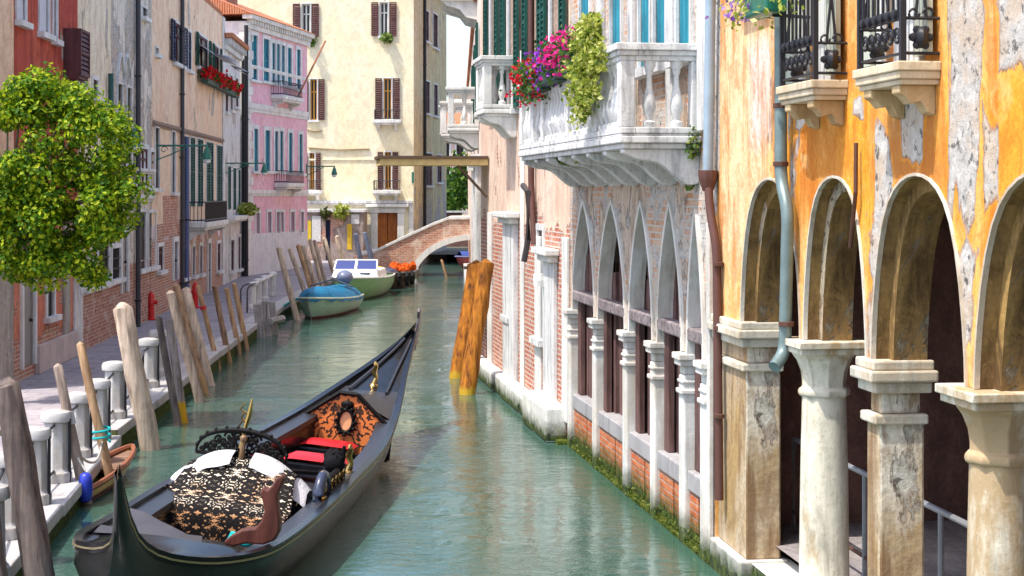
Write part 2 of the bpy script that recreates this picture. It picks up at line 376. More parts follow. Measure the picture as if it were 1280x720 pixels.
def arch_wall(mb, fr, s0, s1, ztop, arches, thick, kind, mi_front=0, mi_in=1, d=0.0):
    """Wall that rests on piers and is pierced by arches (a, b, spring, rise)."""
    prev = s0; zs = arches[0][2]
    for a, b, sp, rise in list(arches) + [(s1, None, zs, 0)]:
        if a - prev > 1e-4:
            mb.cur = mi_front
            mb.face([fr(prev, d, sp), fr(a, d, sp), fr(a, d, ztop), fr(prev, d, ztop)])
            mb.face([fr(prev, d - thick, sp), fr(a, d - thick, sp), fr(a, d - thick, ztop), fr(prev, d - thick, ztop)])
            mb.face([fr(prev, d, sp), fr(a, d, sp), fr(a, d - thick, sp), fr(prev, d - thick, sp)])
        if b is None: break
        P = arc_pts(a, b, sp, rise, kind)
        for p, q in zip(P, P[1:]):
            mb.cur = mi_front
            mb.face([fr(p[0], d, p[1]), fr(q[0], d, q[1]), fr(q[0], d, ztop), fr(p[0], d, ztop)])
            mb.face([fr(p[0], d - thick, p[1]), fr(q[0], d - thick, q[1]), fr(q[0], d - thick, ztop), fr(p[0], d - thick, ztop)])
            mb.cur = mi_in
            mb.face([fr(p[0], d, p[1]), fr(q[0], d, q[1]), fr(q[0], d - thick, q[1]), fr(p[0], d - thick, p[1])])
        prev = b
    mb.cur = 0
def archivolt(mb, fr, a, b, spring, rise, kind, inner, outer, d0, d1):
    """Raised ring that follows an arch: from inner to outer radially, d0..d1 proud."""
    P = arc_pts(a, b, spring, rise, kind); rows = []
    for k, p in enumerate(P):
        q0, q1 = P[max(k - 1, 0)], P[min(k + 1, len(P) - 1)]
        t = Vector((q1[0] - q0[0], q1[1] - q0[1])).normalized(); nn = Vector((-t.y, t.x))
        i = (p[0] + nn.x * inner, p[1] + nn.y * inner); o = (p[0] + nn.x * outer, p[1] + nn.y * outer)
        rows.append([fr(i[0], d0, i[1]), fr(i[0], d1, i[1]), fr(o[0], d1, o[1]), fr(o[0], d0, o[1])])
    mb.grid(rows, closeu=True, cap=True)
def louvre(mb, fr, s0, s1, z0, z1, d0, d1, step=.09):
    """Shutter leaf: stiles, rails and tilted slats."""
    t = min(.05, (s1 - s0) * .18)
    mb.fbox(fr, s0, s0 + t, d0, d1, z0, z1); mb.fbox(fr, s1 - t, s1, d0, d1, z0, z1)
    for z in (z0, (z0 + z1) / 2 - t / 2, z1 - t): mb.fbox(fr, s0 + t, s1 - t, d0 + .002, d1 - .002, z, z + t)
    z = z0 + t
    while z < z1 - t - .02:
        h = min(step * .8, z1 - t - z)
        mb.face([fr(s0 + t, d1 - .008, z), fr(s1 - t, d1 - .008, z), fr(s1 - t, d0 + .006, z + h), fr(s0 + t, d0 + .006, z + h)])
        z += step
def add_window(root, fr, s0, s1, z0, z1, shutter=None, closed=False, trim=window_trim, tw=.09, sill=True, depth=.2, pane=glass, mull=True, leafw=None, bars=None, frame_mat=None, head=False):
    """Window part: pane, with frame, sill and shutters as its sub-parts. Returns the opening."""
    mb = MB(); mb.fbox(fr, s0, s1, -depth - .04, -depth + .02, z0, z1); p = mb.build('window', pane, root)
    if tw:
        mb = MB(); sw = tw
        mb.fbox(fr, s0 - sw, s0, -.03, .035, z0, z1); mb.fbox(fr, s1, s1 + sw, -.03, .035, z0, z1); mb.fbox(fr, s0 - sw, s1 + sw, -.03, .038, z1, z1 + tw)
        if head: mb.fbox(fr, s0 - sw * 1.6, s1 + sw * 1.6, 0, .12, z1 + tw, z1 + tw * 1.8)
        mb.build('frame', trim, p)
    if mull and not closed:
        mb = MB(); m = (s0 + s1) / 2; e = .035
        mb.fbox(fr, m - e, m + e, -depth + .02, -depth + .06, z0, z1)
        for z in (z0, z0 + (z1 - z0) * .68, z1 - .06): mb.fbox(fr, s0, s1, -depth + .02, -depth + .055, z, z + .06)
        mb.fbox(fr, s0, s0 + .05, -depth + .02, -depth + .05, z0 + .06, z1 - .06); mb.fbox(fr, s1 - .05, s1, -depth + .02, -depth + .05, z0 + .06, z1 - .06)
        mb.build('sash', frame_mat or shut_brown, p)
    if sill:
        mb = MB(); mb.fbox(fr, s0 - tw * 2, s1 + tw * 2, -.03, .13, z0 - .10, z0); mb.build('sill', trim, p)
    if shutter:
        if closed:
            m = (s0 + s1) / 2
            for a, b in ((s0, m - .004), (m + .004, s1)):
                mb = MB(); c0 = max(-.08, -depth + .022); louvre(mb, fr, a, b, z0, z1, c0, c0 + .048); mb.build('shutter', shutter, p)
        else:
            lw = leafw or (s1 - s0) / 2; g = tw * 1.7 if tw else .02
            for a, b in ((s0 - g - lw, s0 - g), (s1 + g, s1 + g + lw)):
                mb = MB(); louvre(mb, fr, a, b, z0, z1, .045, .095); mb.build('shutter', shutter, p)
    if bars:
        mb = MB()
        k = max(3, int((s1 - s0) / .16))
        for i in range(1, k): s = s0 + (s1 - s0) * i / k; mb.fbox(fr, s - .011, s + .011, .0, .022, z0, z1)
        k = max(3, int((z1 - z0) / .22))
        for i in range(1, k): z = z0 + (z1 - z0) * i / k; mb.fbox(fr, s0, s1, .023, .04, z - .01, z + .01)
        mb.build('grille', iron, p)
    return p
def wpx(fr, x0, x1, y0, y1):
    """Opening on a facade from its place in the photograph."""
    a, b = sorted((fr.s(x0), fr.s(x1))); m = (a + b) / 2
    return (a, b, fr.z(y1, m), fr.z(y0, m))
def baluster_profile(h, r):
    return [(r * .95, 0), (r * .95, h * .08), (r * .5, h * .11), (r * .62, h * .16), (r * 1.0, h * .30), (r * .85, h * .42), (r * .45, h * .62), (r * .36, h * .78), (r * .6, h * .84), (r * .6, h * .88), (r * .9, h * .92), (r * .9, h)]

# ------------------------------------------------------------------ the setting: water, quay, land
wm = NT('canal water', .04, .5)
_v = wm.map(wm.ob(), (1.0, 1.35, 1)); _n1 = wm.noise(_v, 1.5, 3, .55, .7); _n2 = wm.noise(wm.map(wm.ob(), (1.0, 1.8, 1), (3, 7, 0)), 4.6, 4, .6, 1.0)
_cal = wm.ramp(wm.noise(wm.map(wm.ob(), (.5, .3, 1)), 1.0, 4, .6, .5), [(.40, .35), (.60, 1.5)]); _big = wm.noise(wm.map(wm.ob(), (.8, 1.1, 1), (9, 1, 0)), .55, 2, .5, .4)
_h = wm.math('ADD', wm.math('ADD', wm.math('MULTIPLY', _n1, 1.3), wm.math('MULTIPLY', wm.math('MULTIPLY', _n2, _cal), .65)), wm.math('MULTIPLY', _big, 2.2))
wm.set('IOR', 1.62)
water_mat = wm.done(wm.mix(wm.noise(wm.ob(), .35, 4), (.024, .072, .055), (.052, .118, .090)), wm.bump(_h, .22, .055))
mb = MB(); mb.face([(-300, -60, 0), (300, -60, 0), (300, 900, 0), (-300, 900, 0)]); mb.build('canal_water', water_mat, kind='structure')

QZ1, QZ2 = .28, .36
near_edge = [(-2.55, -2), (-3.3, 5), (-4.42, 14.5), (-5.36, 22.9)]
far_edge = [(-5.40, 22.9), (-5.98, 34.5), (-6.38, 43.3), (-6.62, 52.3), (-6.62, 62), (-6.05, 71)]
pv = NT('paving', .85, .2)
_c, _f = pv.brick(pv.map(pv.uv(), rot=(0, 0, R(3))), (.24, .215, .24), (.33, .30, .33), (.13, .12, .13), .62, .30, .012)
_c = pv.mix(pv.ramp(pv.noise(pv.uv(), 1.1, 6, .65), [(.35, 0), (.7, .7)]), _c, (.42, .37, .37))
_c = pv.mix(pv.ramp(pv.noise(pv.uv(), 9, 5, .7), [(.5, 0), (.75, .6)]), _c, (.16, .145, .15))
paving = pv.done(_c, pv.bump(pv.math('ADD', pv.math('MULTIPLY', _f, -1), pv.noise(pv.uv(), 12, 4)), .4, .01))
KW = .42
mb = MB()
for E, z in ((near_edge, QZ1), (far_edge, QZ2)):
    for (xa, ya), (xb, yb) in zip(E, E[1:]):
        mb.face([(xa - KW, ya, z - .004), (xb - KW, yb, z - .004), (-90, yb, z - .004), (-90, ya, z - .004)])
mb.face([(-6.05 - KW, 71, QZ2 - .004), (-6.5, 86, QZ2 - .004), (-90, 86, QZ2 - .004), (-90, 71, QZ2 - .004)])
mb.build('quay_pavement', paving, kind='structure')
mb = MB()                                          # white edge stones, cut in lengths
for E, z in ((near_edge, QZ1), (far_edge, QZ2)):
    for (xa, ya), (xb, yb) in zip(E, E[1:]):
        L = math.hypot(xb - xa, yb - ya); k = max(1, int(L / 1.5))
        for i in range(k):
            a, b = i / k + .006 / L, (i + 1) / k - .006 / L; r = random.uniform(-.012, .012)
            p = lambda t, off: Vector((xa + (xb - xa) * t - off, ya + (yb - ya) * t, 0))
            q = [p(a, -.03 + r), p(b, -.03 + r), p(b, KW), p(a, KW)]
            dz = random.uniform(0, .012)
            mb.hexa([v + Vector((0, 0, z - .14)) for v in q] + [v + Vector((0, 0, z + dz)) for v in q])
mb.build('quay_kerb', istria_kerb, bevel=.02, kind='structure')
quay_wall_mat = brickm('quay wall', (.16, .11, .09), (.23, .17, .14), (.20, .18, .16), .3, 3, algae=(.02, .30))
mb = MB()
for E, z in ((near_edge, QZ1), (far_edge, QZ2)):
    for (xa, ya), (xb, yb) in zip(E, E[1:]):
        mb.face([(xa, ya, -1), (xb, yb, -1), (xb, yb, z - .13), (xa, ya, z - .13)])
mb.face([(-5.37, 22.9, -1), (-60, 22.9, -1), (-60, 22.9, QZ2 - .004), (-5.37, 22.9, QZ2 - .004)])
mb.face([(-6.05, 71, -1), (-6.5, 86, -1), (-6.5, 86, QZ2), (-6.05, 71, QZ2)])
mb.build('quay_wall', quay_wall_mat, kind='structure')
land = NT('land', .95, .1); land = land.done(land.mix(land.noise(land.ob(), .5, 5), (.10, .10, .08), (.2, .19, .16)))
mb = MB()
mb.face([(3.0, -30, .12), (120, -30, .12), (120, 300, .12), (3.0, 300, .12)])
mb.face([(-120, 86, .40), (3.0, 86, .40), (3.0, 300, .40), (-120, 300, .40)])
mb.build('land', land, kind='structure')
# ================================================================== right bank: ochre arcade house
def ufo(px): p = FO(FO.s(px), 0, 0); return p.dot(FO.t.normalized())
def opatch(x0, x1, y0, y1):
    m = FO.s((x0 + x1) / 2); a, b = sorted((ufo(x0), ufo(x1))); return (a, b, FO.z(y1, m), FO.z(y0, m))
OTINT = [(*opatch(893, 972, -300, 420), (.88, .66, .42)), (*opatch(935, 968, 40, 190), (.74, .72, .68)), (*opatch(985, 1060, 130, 260), (.62, .24, .05)), (*opatch(1085, 1180, 130, 240), (.50, .20, .06)), (*opatch(1225, 1300, 60, 400), (.88, .34, .02))]  # the two brown tints paint the balconies' shade onto the wall
OPATCH = [opatch(1182, 1222, -60, 300), opatch(1252, 1300, -60, 75), opatch(1094, 1114, 150, 300), opatch(1062, 1080, 115, 150), opatch(1124, 1156, 130, 205), opatch(1180, 1215, 330, 430), opatch(1000, 1022, 118, 150), opatch(1232, 1250, 150, 260), opatch(889, 899, -60, 200), opatch(890, 906, 560, 900)]
ochre = plaster('ochre render', (.90, .38, .035), (.90, .60, .27), (.56, .17, .02), .29, 'grey', patches=OPATCH, tints=OTINT, seed=1, streak=.85, pstretch=.28, grey=(.56, .52, .48))
ho = thing('arcade_house', FO(11.5, 0, 0), 'ochre plastered house with peeling walls standing on round arches and stone columns', 'house')
ZS, ZT = 2.43, 9.5
OA = [(4.6, 6.28, ZS, 1.28), (6.4, 8.12, ZS, 1.28), (8.24, 9.98, ZS, 1.28), (10.12, 11.76, ZS, 1.28), (11.88, 13.33, ZS, 1.28), (13.43, 15.2, ZS, 1.28)]
S0, S1 = 4.3, 16.17
mb = MB(); arch_wall(mb, FO, S0, S1, 4.36, OA, .36, 'round')
ops = [(10.90, 11.5, 4.44, 6.6), (12.68, 13.3, 4.44, 6.6), (14.2, 14.9, 5.4, 6.9)]
wall_grid(mb, FO, S0, S1, 4.36, ZT, ops, .3)
shell(mb, FO, S0, S1, .0, ZT, 8)
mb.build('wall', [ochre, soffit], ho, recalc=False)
mb = MB(); mb.fbox(FO, S0, S1, -8, .05, ZT, ZT + .25); mb.build('roof', tile, ho)
mb = MB()                                          # moulded arch rings
for a, b, sp, r in OA:
    archivolt(mb, FO, a, b, sp, r, 'round', -.004, .016, -.02, .016)
mb.build('arch_moulding', stone('moulding', (.72, .66, .56), (.16, .12, .08), .6, 4, ochre=.4), ho, smooth=True)
for a, b, sp, r in OA:
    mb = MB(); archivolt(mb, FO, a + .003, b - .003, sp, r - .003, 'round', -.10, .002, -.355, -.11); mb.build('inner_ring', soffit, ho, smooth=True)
pier_mat = plaster('pier render', (.78, .72, .60), (.44, .29, .13), (.24, .14, .07), .36, 'grey', seed=8, streak=.9, pstretch=.35, grey=(.62, .58, .50))
def pier(a, b, mat):
    """Square pillar with a double moulded cap; shaft > cap."""
    mb = MB(); mb.fbox(FO, a + .03, b - .03, -.35, -.02, .28, 2.02); mb.fbox(FO, a + .05, b - .05, -.33, -.04, 2.05, 2.2)
    sh = mb.build('pillar', mat, ho, bevel=.02)
    mb = MB(); mb.fbox(FO, a - .0, b + .0, -.37, .02, 1.98, 2.05)
    mb.fbox(FO, a - .02, b + .02, -.39, .03, 2.2, 2.28); mb.fbox(FO, a - .06, b + .06, -.42, .075, 2.28, 2.36); mb.fbox(FO, a - .03, b + .03, -.40, .045, 2.36, ZS)
    mb.build('cap', stone('cap stone', (.72, .66, .54), (.14, .12, .10), .6, a, ochre=.35), sh, bevel=.014)
    mb = MB(); mb.fbox(FO, a - .03, b + .03, -.41, .05, -.4, .28); mb.build('base', column_white, sh, bevel=.02)
def column(s):
    """Round column with a bell capital under a square slab."""
    c = FO(s, -.175, 0)
    mb = MB(); mb.lathe(c, [(.225, .28), (.235, .34), (.20, .40), (.196, .8), (.188, 1.4), (.175, 1.98)], 24)
    sh = mb.build('column', column_stone, ho, smooth=True)
    mb = MB(); mb.lathe(c, [(.18, 1.97), (.205, 1.985), (.212, 2.01), (.205, 2.035), (.178, 2.05), (.178, 2.1), (.19, 2.18), (.225, 2.27), (.262, 2.32)], 8)
    mb.fbox(FO, s - .265, s + .265, -.44, .09, 2.32, 2.37); mb.fbox(FO, s - .29, s + .29, -.465, .115, 2.37, ZS - .004)
    mb.build('capital', column_stone, sh, smooth=30, bevel=.008)
    mb = MB(); mb.fbox(FO, s - .27, s + .27, -.45, .10, -.4, .28); mb.build('base', column_white, sh, bevel=.02)
for a, b in ((15.12, 16.16), (11.66, 11.98), (8.02, 8.33), (4.3, 4.75)): pier(a, b, pier_mat)
for s in (13.38, 10.055, 6.33): column(s)
mb = MB()                                          # plinth wall down into the canal, and the arcade's floor, back wall and ceiling
mb.fbox(FO, S0, S1, -.45, -.06, -1, .26)
mb.build('plinth', stone('plinth', (.72, .70, .64), (.24, .22, .16), .5, 2, algae=(.03, .22)), ho)
floor_mat = plaster('arcade floor', (.28, .25, .25), (.36, .32, .31), (.15, .13, .13), .1, 'grey', seed=3)
mb = MB(); mb.face([FO(S0, -.3, .40), FO(S1, -.3, .40), FO(S1, -2.9, .40), FO(S0, -2.9, .40)]); mb.build('arcade_floor', floor_mat, ho)
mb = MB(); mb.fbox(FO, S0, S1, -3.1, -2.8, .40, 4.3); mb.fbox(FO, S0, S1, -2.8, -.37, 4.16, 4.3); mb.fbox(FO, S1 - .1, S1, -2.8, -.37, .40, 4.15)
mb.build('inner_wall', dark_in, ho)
for a, b in ((9.6, 10.7), (12.3, 13.4)):
    mb = MB(); mb.fbox(FO, a, b, -2.8, -2.72, .42, 2.7); dr = mb.build('door', dark_door, ho)
    mb = MB(); mb.fbox(FO, a - .14, a, -2.8, -2.68, .42, 2.84); mb.fbox(FO, b, b + .14, -2.8, -2.68, .42, 2.84); mb.fbox(FO, a, b, -2.8, -2.68, 2.7, 2.84); mb.build('frame', soffit, dr)
# juliet balconies with wrought iron
def scroll(mb, fr, s, d, z, r, along):
    P = [(math.cos(t) * r * (1 - .5 * t / 7), math.sin(t) * r * (1 - .5 * t / 7)) for t in [k * 7 / 14 for k in range(15)]]
    mb.tube([fr(s + (x if along else 0), d + (0 if along else x), z + y) for x, y in P], .009, 5)
def juliet(sa, sb, proj, zs):
    mb = MB(); mb.fbox(FO, sa, sb, 0, proj, zs, zs + .05); mb.fbox(FO, sa + .02, sb - .02, 0, proj - .02, zs - .035, zs)
    mb.fbox(FO, sa - .015, sb + .015, 0, proj + .015, zs + .05, zs + .11)
    bal = mb.build('balcony', stone('balcony stone', (.74, .62, .44), (.22, .15, .09), .6, sa, ochre=.3), ho, bevel=.008)
    bst = stone('bracket stone', (.70, .52, .30), (.2, .13, .07), .6, sb, ochre=.5)
    for s in (sa + .08, sb - .22):
        prof = [(0, 0), (proj - .03, 0), (proj - .03, -.05), (proj * .75, -.07), (proj * .6, -.12), (proj * .35, -.10), (proj * .2, -.17), (0, -.19)]
        mb = MB(); mb.prism([FO(s, d, zs - .035 + z) for d, z in prof], [FO(s + .14, d, zs - .035 + z) for d, z in prof])
        mb.build('bracket', bst, bal, bevel=.008)
    mb = MB(); zb = zs + .11; zt = zb + .98; p0 = proj - .03; r = .011
    def bar(a, b, rad=r): mb.tube([a, b], rad, 5)
    for z in (zb + .05, zb + .27, zt): bar(FO(sa + .02, p0, z), FO(sb - .02, p0, z)); bar(FO(sa + .02, p0, z), FO(sa + .02, 0, z)); bar(FO(sb - .02, p0, z), FO(sb - .02, 0, z))
    for s in (sa + .02, sb - .02): mb.fbox(FO, s - .018, s + .018, p0 - .018, p0 + .018, zb, zt + .05)
    k = 9
    for i in range(1, k):
        s = sa + (sb - sa) * i / k; bar(FO(s, p0, zb + .27), FO(s, p0, zt))
    for i in range(6):
        s = sa + .06 + (sb - sa - .12) * (i + .5) / 6; scroll(mb, FO, s, p0, zb + .16, .06, True); scroll(mb, FO, s, p0, zb + .16, -.045, True)
        mb.blob(FO(s, p0 + .01, zb + .30), .035, 6, 4)
    for dd in (.35, .65):                           # end panels: lozenges, scrolls and a rosette
        bar(FO(sa + .02, p0 * dd, zb + .27), FO(sa + .02, p0 * (1 - dd) + .0, zt)); bar(FO(sb - .02, p0 * .1, zb + .27), FO(sb - .02, p0 * .5, zt)); bar(FO(sb - .02, p0 * .9, zb + .27), FO(sb - .02, p0 * .5, zt))
    for s in (sa + .02, sb - .02):
        mb.blob(FO(s, p0 * .5, zb + .15), (.05, .07, .07), 8, 5)
        for q in range(6): mb.blob(FO(s, p0 * .5 + .055 * math.cos(q * 1.05), zb + .15 + .055 * math.sin(q * 1.05)), .028, 6, 4)
        scroll(mb, FO, s, p0 * .3, zb + .30, .04, False); scroll(mb, FO, s, p0 * .7, zb + .30, -.04, False)
    mb.build('railing', iron, bal, smooth=True)
    return bal
juliet(10.53, 11.36, .27, 4.31); juliet(12.29, 13.16, .27, 4.31)
for a, b in ((10.90, 11.5), (12.68, 13.3)):
    mb = MB(); mb.fbox(FO, a, b, -.28, -.24, 4.44, 6.6); dr = mb.build('balcony_door', glass, ho)
    mb = MB(); m = (a + b) / 2
    for q in (a, m + .005):
        mb.fbox(FO, q, q + (b - a) / 2 - .01, -.10, -.05, 4.44, 5.5); mb.fbox(FO, q, q + .06, -.10, -.05, 5.501, 6.6)
    mb.build('sash', paint('white sash', (.74, .75, .74), .5), dr)
    mb = MB(); mb.fbox(FO, a - .10, a, -.04, .035, 4.44, 6.6); mb.fbox(FO, b, b + .10, -.04, .035, 4.44, 6.6); mb.build('frame', istria, dr)
    for q in (a - .44, b + .01):
        mb = MB(); mb.fbox(FO, q + .10, q + .34, .04, .075, 4.47, 6.6); mb.build('shutter', paint('pale grey green shutter', (.50, .52, .42), .6), dr)
add_window(ho, FO, 14.2, 14.9, 5.4, 6.9)
def pipe(root, pts, rad, mat, clamps=(), fr=None, name='drainpipe'):
    mb = MB(); P = [Vector(pts[0])]
    for k in range(1, len(pts) - 1):                # rounded bends
        a, b, c = Vector(pts[k - 1]), Vector(pts[k]), Vector(pts[k + 1]); l = min(.16, (b - a).length * .45, (c - b).length * .45)
        q0, q1 = b + (a - b).normalized() * l, b + (c - b).normalized() * l
        for t in (0, .25, .5, .75, 1): P.append(q0 * (1 - t) ** 2 + b * 2 * t * (1 - t) + q1 * t * t)
    P.append(Vector(pts[-1])); mb.tube(P, rad, 12)
    pp = mb.build(name, mat, root, smooth=True)
    if clamps:
        for c in clamps:
            mb = MB(); mb.lathe(Vector(c) - Vector((0, 0, .02)), [(rad * 1.02, 0), (rad * 1.22, .003), (rad * 1.22, .037), (rad * 1.02, .04)], 12); mb.build('clamp', iron_rust, pp, smooth=30)
    return pp
zinc = paint('zinc pipe', (.20, .27, .27), .45, .4, .6, .3)
sp = 13.55
def onfo(px, py, d): s = FO.s(px, d); return FO(s, d, FO.z(py, s, d))
pipe(ho, [onfo(976, -40, .10), onfo(976, 226, .10), onfo(985, 262, .10), onfo(981, 440, .10), onfo(968, 459, .22)], .052, zinc, [onfo(976, 205, .10), onfo(983, 405, .10), onfo(976, 132, .10)])
mb = MB(); mb.tube([FO(12.0, .04, 3.95), FO(11.98, .05, 3.6), FO(12.15, .03, 3.2)], .016, 6)
mb.build('wall_anchor', iron_rust, ho)
rail = thing('handrail', FO(13, -.7, .4), 'grey tube handrail on the arcade floor behind the stone columns', 'handrail')
galv = paint('galvanised tube', (.36, .37, .40), .45, .4, .3, .5)
mb = MB(); mb.tube([FO(FO.s(992, -.6), -.6, .45), FO(FO.s(992, -.6), -.6, 1.30), FO(9.6, -.6, 1.30), FO(8.2, -.6, 1.30)], .024, 8); mb.build('rail', galv, rail, smooth=True)
for s in (FO.s(1081, -.6), FO.s(1176, -.6)):
    mb = MB(); mb.tube([FO(s, -.6, .40), FO(s, -.6, 1.29)], .022, 8); mb.build('post', galv, rail, smooth=True)
mb = MB(); mb.tube([FO(FO.s(992, -.6), -.6, .62), FO(8.2, -.6, .62)], .017, 8); mb.build('lower_rail', iron_rust, rail, smooth=True)

# ================================================================== right bank: gothic palace
peeled = plaster('palace peeled wall', (.64, .51, .40), (.48, .36, .27), (.22, .15, .11), .66, 'brick', seed=14, streak=.7, brickc=((.50, .24, .13), (.62, .40, .27)))
pg = thing('gothic_palace', FG(20, 0, 0), 'gothic palace with pointed arches over the water and a long white stone balcony', 'palace')
YC = [16.42, 17.28, 18.6, 20.05, 21.94, 23.75]; GS = 1.95
GA = [(a + .14, b - .14, GS, r) for (a, b), r in zip(zip(YC, YC[1:]), (1.42, 1.5, 1.5, 1.5, 1.5))]
G0, G1 = 16.20, 23.92
mb = MB(); arch_wall(mb, FG, G0, G1, 4.0, GA, .15, 'point')
up = [(17.05, 17.6, 5.0, 7.2), (18.1, 18.65, 5.0, 7.2), (18.85, 19.4, 5.0, 7.2), (20.4, 21.0, 5.0, 7.2), (22.4, 23.1, 5.0, 7.2)]
wall_grid(mb, FG, G0, G1, 4.0, 9.4, up, .25); shell(mb, FG, G0, G1, -.5, 9.4, 8)
mb.build('wall', [peeled, column_white], pg, recalc=False)
mb = MB(); mb.fbox(FG, G0, G1, -8, .1, 9.4, 9.65); mb.build('roof', tile, pg)
mb = MB()
for a, b, sp_, r in GA: archivolt(mb, FG, a, b, sp_, r, 'point', -.004, .06, -.1, .03)
mb.build('arch_moulding', column_white, pg, smooth=True)
for i, s in enumerate(YC):
    wv = .105 if i else .12
    mb = MB(); mb.fbox(FG, s - wv, s + wv, -.16, .06, -.5, GS - .22); sh = mb.build('column', column_white, pg, bevel=.03, seg=3)
    mb = MB()
    mb.fbox(FG, s - .095, s + .095, -.145, .05, GS - .22, GS - .13); mb.fbox(FG, s - .13, s + .13, -.19, .10, GS - .13, GS - .07); mb.fbox(FG, s - .155, s + .155, -.21, .12, GS - .07, GS - .003)
    mb.fbox(FG, s - .125, s + .125, -.17, .085, GS - .42, GS - .37); mb.fbox(FG, s - .115, s + .115, -.165, .073, GS - .31, GS - .275)
    mb.build('capital', column_white, sh, bevel=.012)
sillm = stone('grey sill', (.40, .38, .38), (.12, .11, .11), .6, 3)
brick_wet = brickm('wet brick panel', (.58, .13, .045), (.66, .24, .10), (.46, .32, .25), .3, 2, algae=(-.10, .17), stain=(.35, .16, .09))
for a, b in zip(YC, YC[1:]):
    a += .11; b -= .11
    mb = MB(); mb.fbox(FG, a, b, -.60, .02, .56, .76); mb.build('sill', sillm, pg, bevel=.015)
    m = a + (b - a) * .42
    for p, q in ((a, m - .035), (m + .035, b)):
        mb = MB(); mb.fbox(FG, p, q, -.22, -.005, -.5, .555); mb.build('brick_panel', brick_wet, pg, bevel=.01)
    mb = MB()                                       # timber infill: uneven upright boards and a heavy crossbar
    n = 5; s = a
    for k in range(n):
        wd = (b - a) / n
        if k != 2: mb.fbox(FG, s + .02, s + wd - random.uniform(.02, .06), -.24 - random.uniform(0, .03), -.14 - random.uniform(0, .05), .76 - (.0 if k % 2 else -.0), random.uniform(2.55, 3.0) + (.35 if k in (1, 3) else 0))
        s += wd
    inf = mb.build('board_screen', dark_wood, pg, bevel=.006)
    mb = MB(); mb.fbox(FG, a + .005, b - .005, -.13, .03, 2.08, 2.22); mb.build('crossbar', wood('crossbar wood', (.16, .13, .13), (.30, .25, .25), z=False), inf, bevel=.02)
    for s in (a + .12, b - .12):
        mb = MB(); mb.fbox(FG, s - .10, s + .10, -.125, -.05, .762, 2.078); mb.build('upright', dark_wood, inf, bevel=.01)
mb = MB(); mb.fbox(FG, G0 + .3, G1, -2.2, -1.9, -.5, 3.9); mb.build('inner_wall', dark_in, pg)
mb = MB(); mb.fbox(FG, G0, G1, -.6, .05, -.8, .03); mb.fbox(FG, G0, G1, -.3, .0, .03, .07)
moss = NT('moss', .95, .1); moss = moss.done(moss.ramp(moss.noise(moss.ob(), 9, 7, .7), [(.32, (.012, .018, .006)), (.52, (.06, .085, .012)), (.68, (.17, .17, .03))]), moss.bump(moss.noise(moss.ob(), 22, 5), 1.0, .03))
mb.build('footing', moss, pg)
weed = leafm('weed', [(0, (.03, .06, .01)), (.5, (.10, .15, .02)), (1, (.24, .24, .05))], .3)
mb = MB()
for k in range(1300):
    s = random.choice([random.uniform(G0, G1), random.gauss(random.choice(YC), .15)]); s = min(max(s, G0), G1)
    mb.leaf(FG(s, random.uniform(-.01, .06), .02 + .14 * random.random() ** 2.5), random.uniform(.012, .032))
mb.build('waterline_weed', weed, pg, kind='stuff')
# upper windows with teal shutters, pilasters
for k, (a, b, c, e) in enumerate(up):
    p = add_window(pg, FG, a, b, c, e, None, tw=.06, trim=istria_dirty, pane=glass, mull=False)
    mb = MB(); mm = (a + b) / 2
    mb.fbox(FG, a, mm - .005, -.05, -.01, c, e); mb.build('shutter', shut_teal, p)
    mb = MB(); mb.fbox(FG, mm + .005, b, -.05, -.01, c, e); mb.build('shutter', shut_teal, p)
for s, wd in ((16.45, .2), (17.82, .14), (19.75, .12), (21.6, .16)):
    mb = MB(); mb.fbox(FG, s - wd, s + wd, 0, .06, 4.2, 8.5); mb.build('pilaster', istria_dirty, pg, bevel=.01)
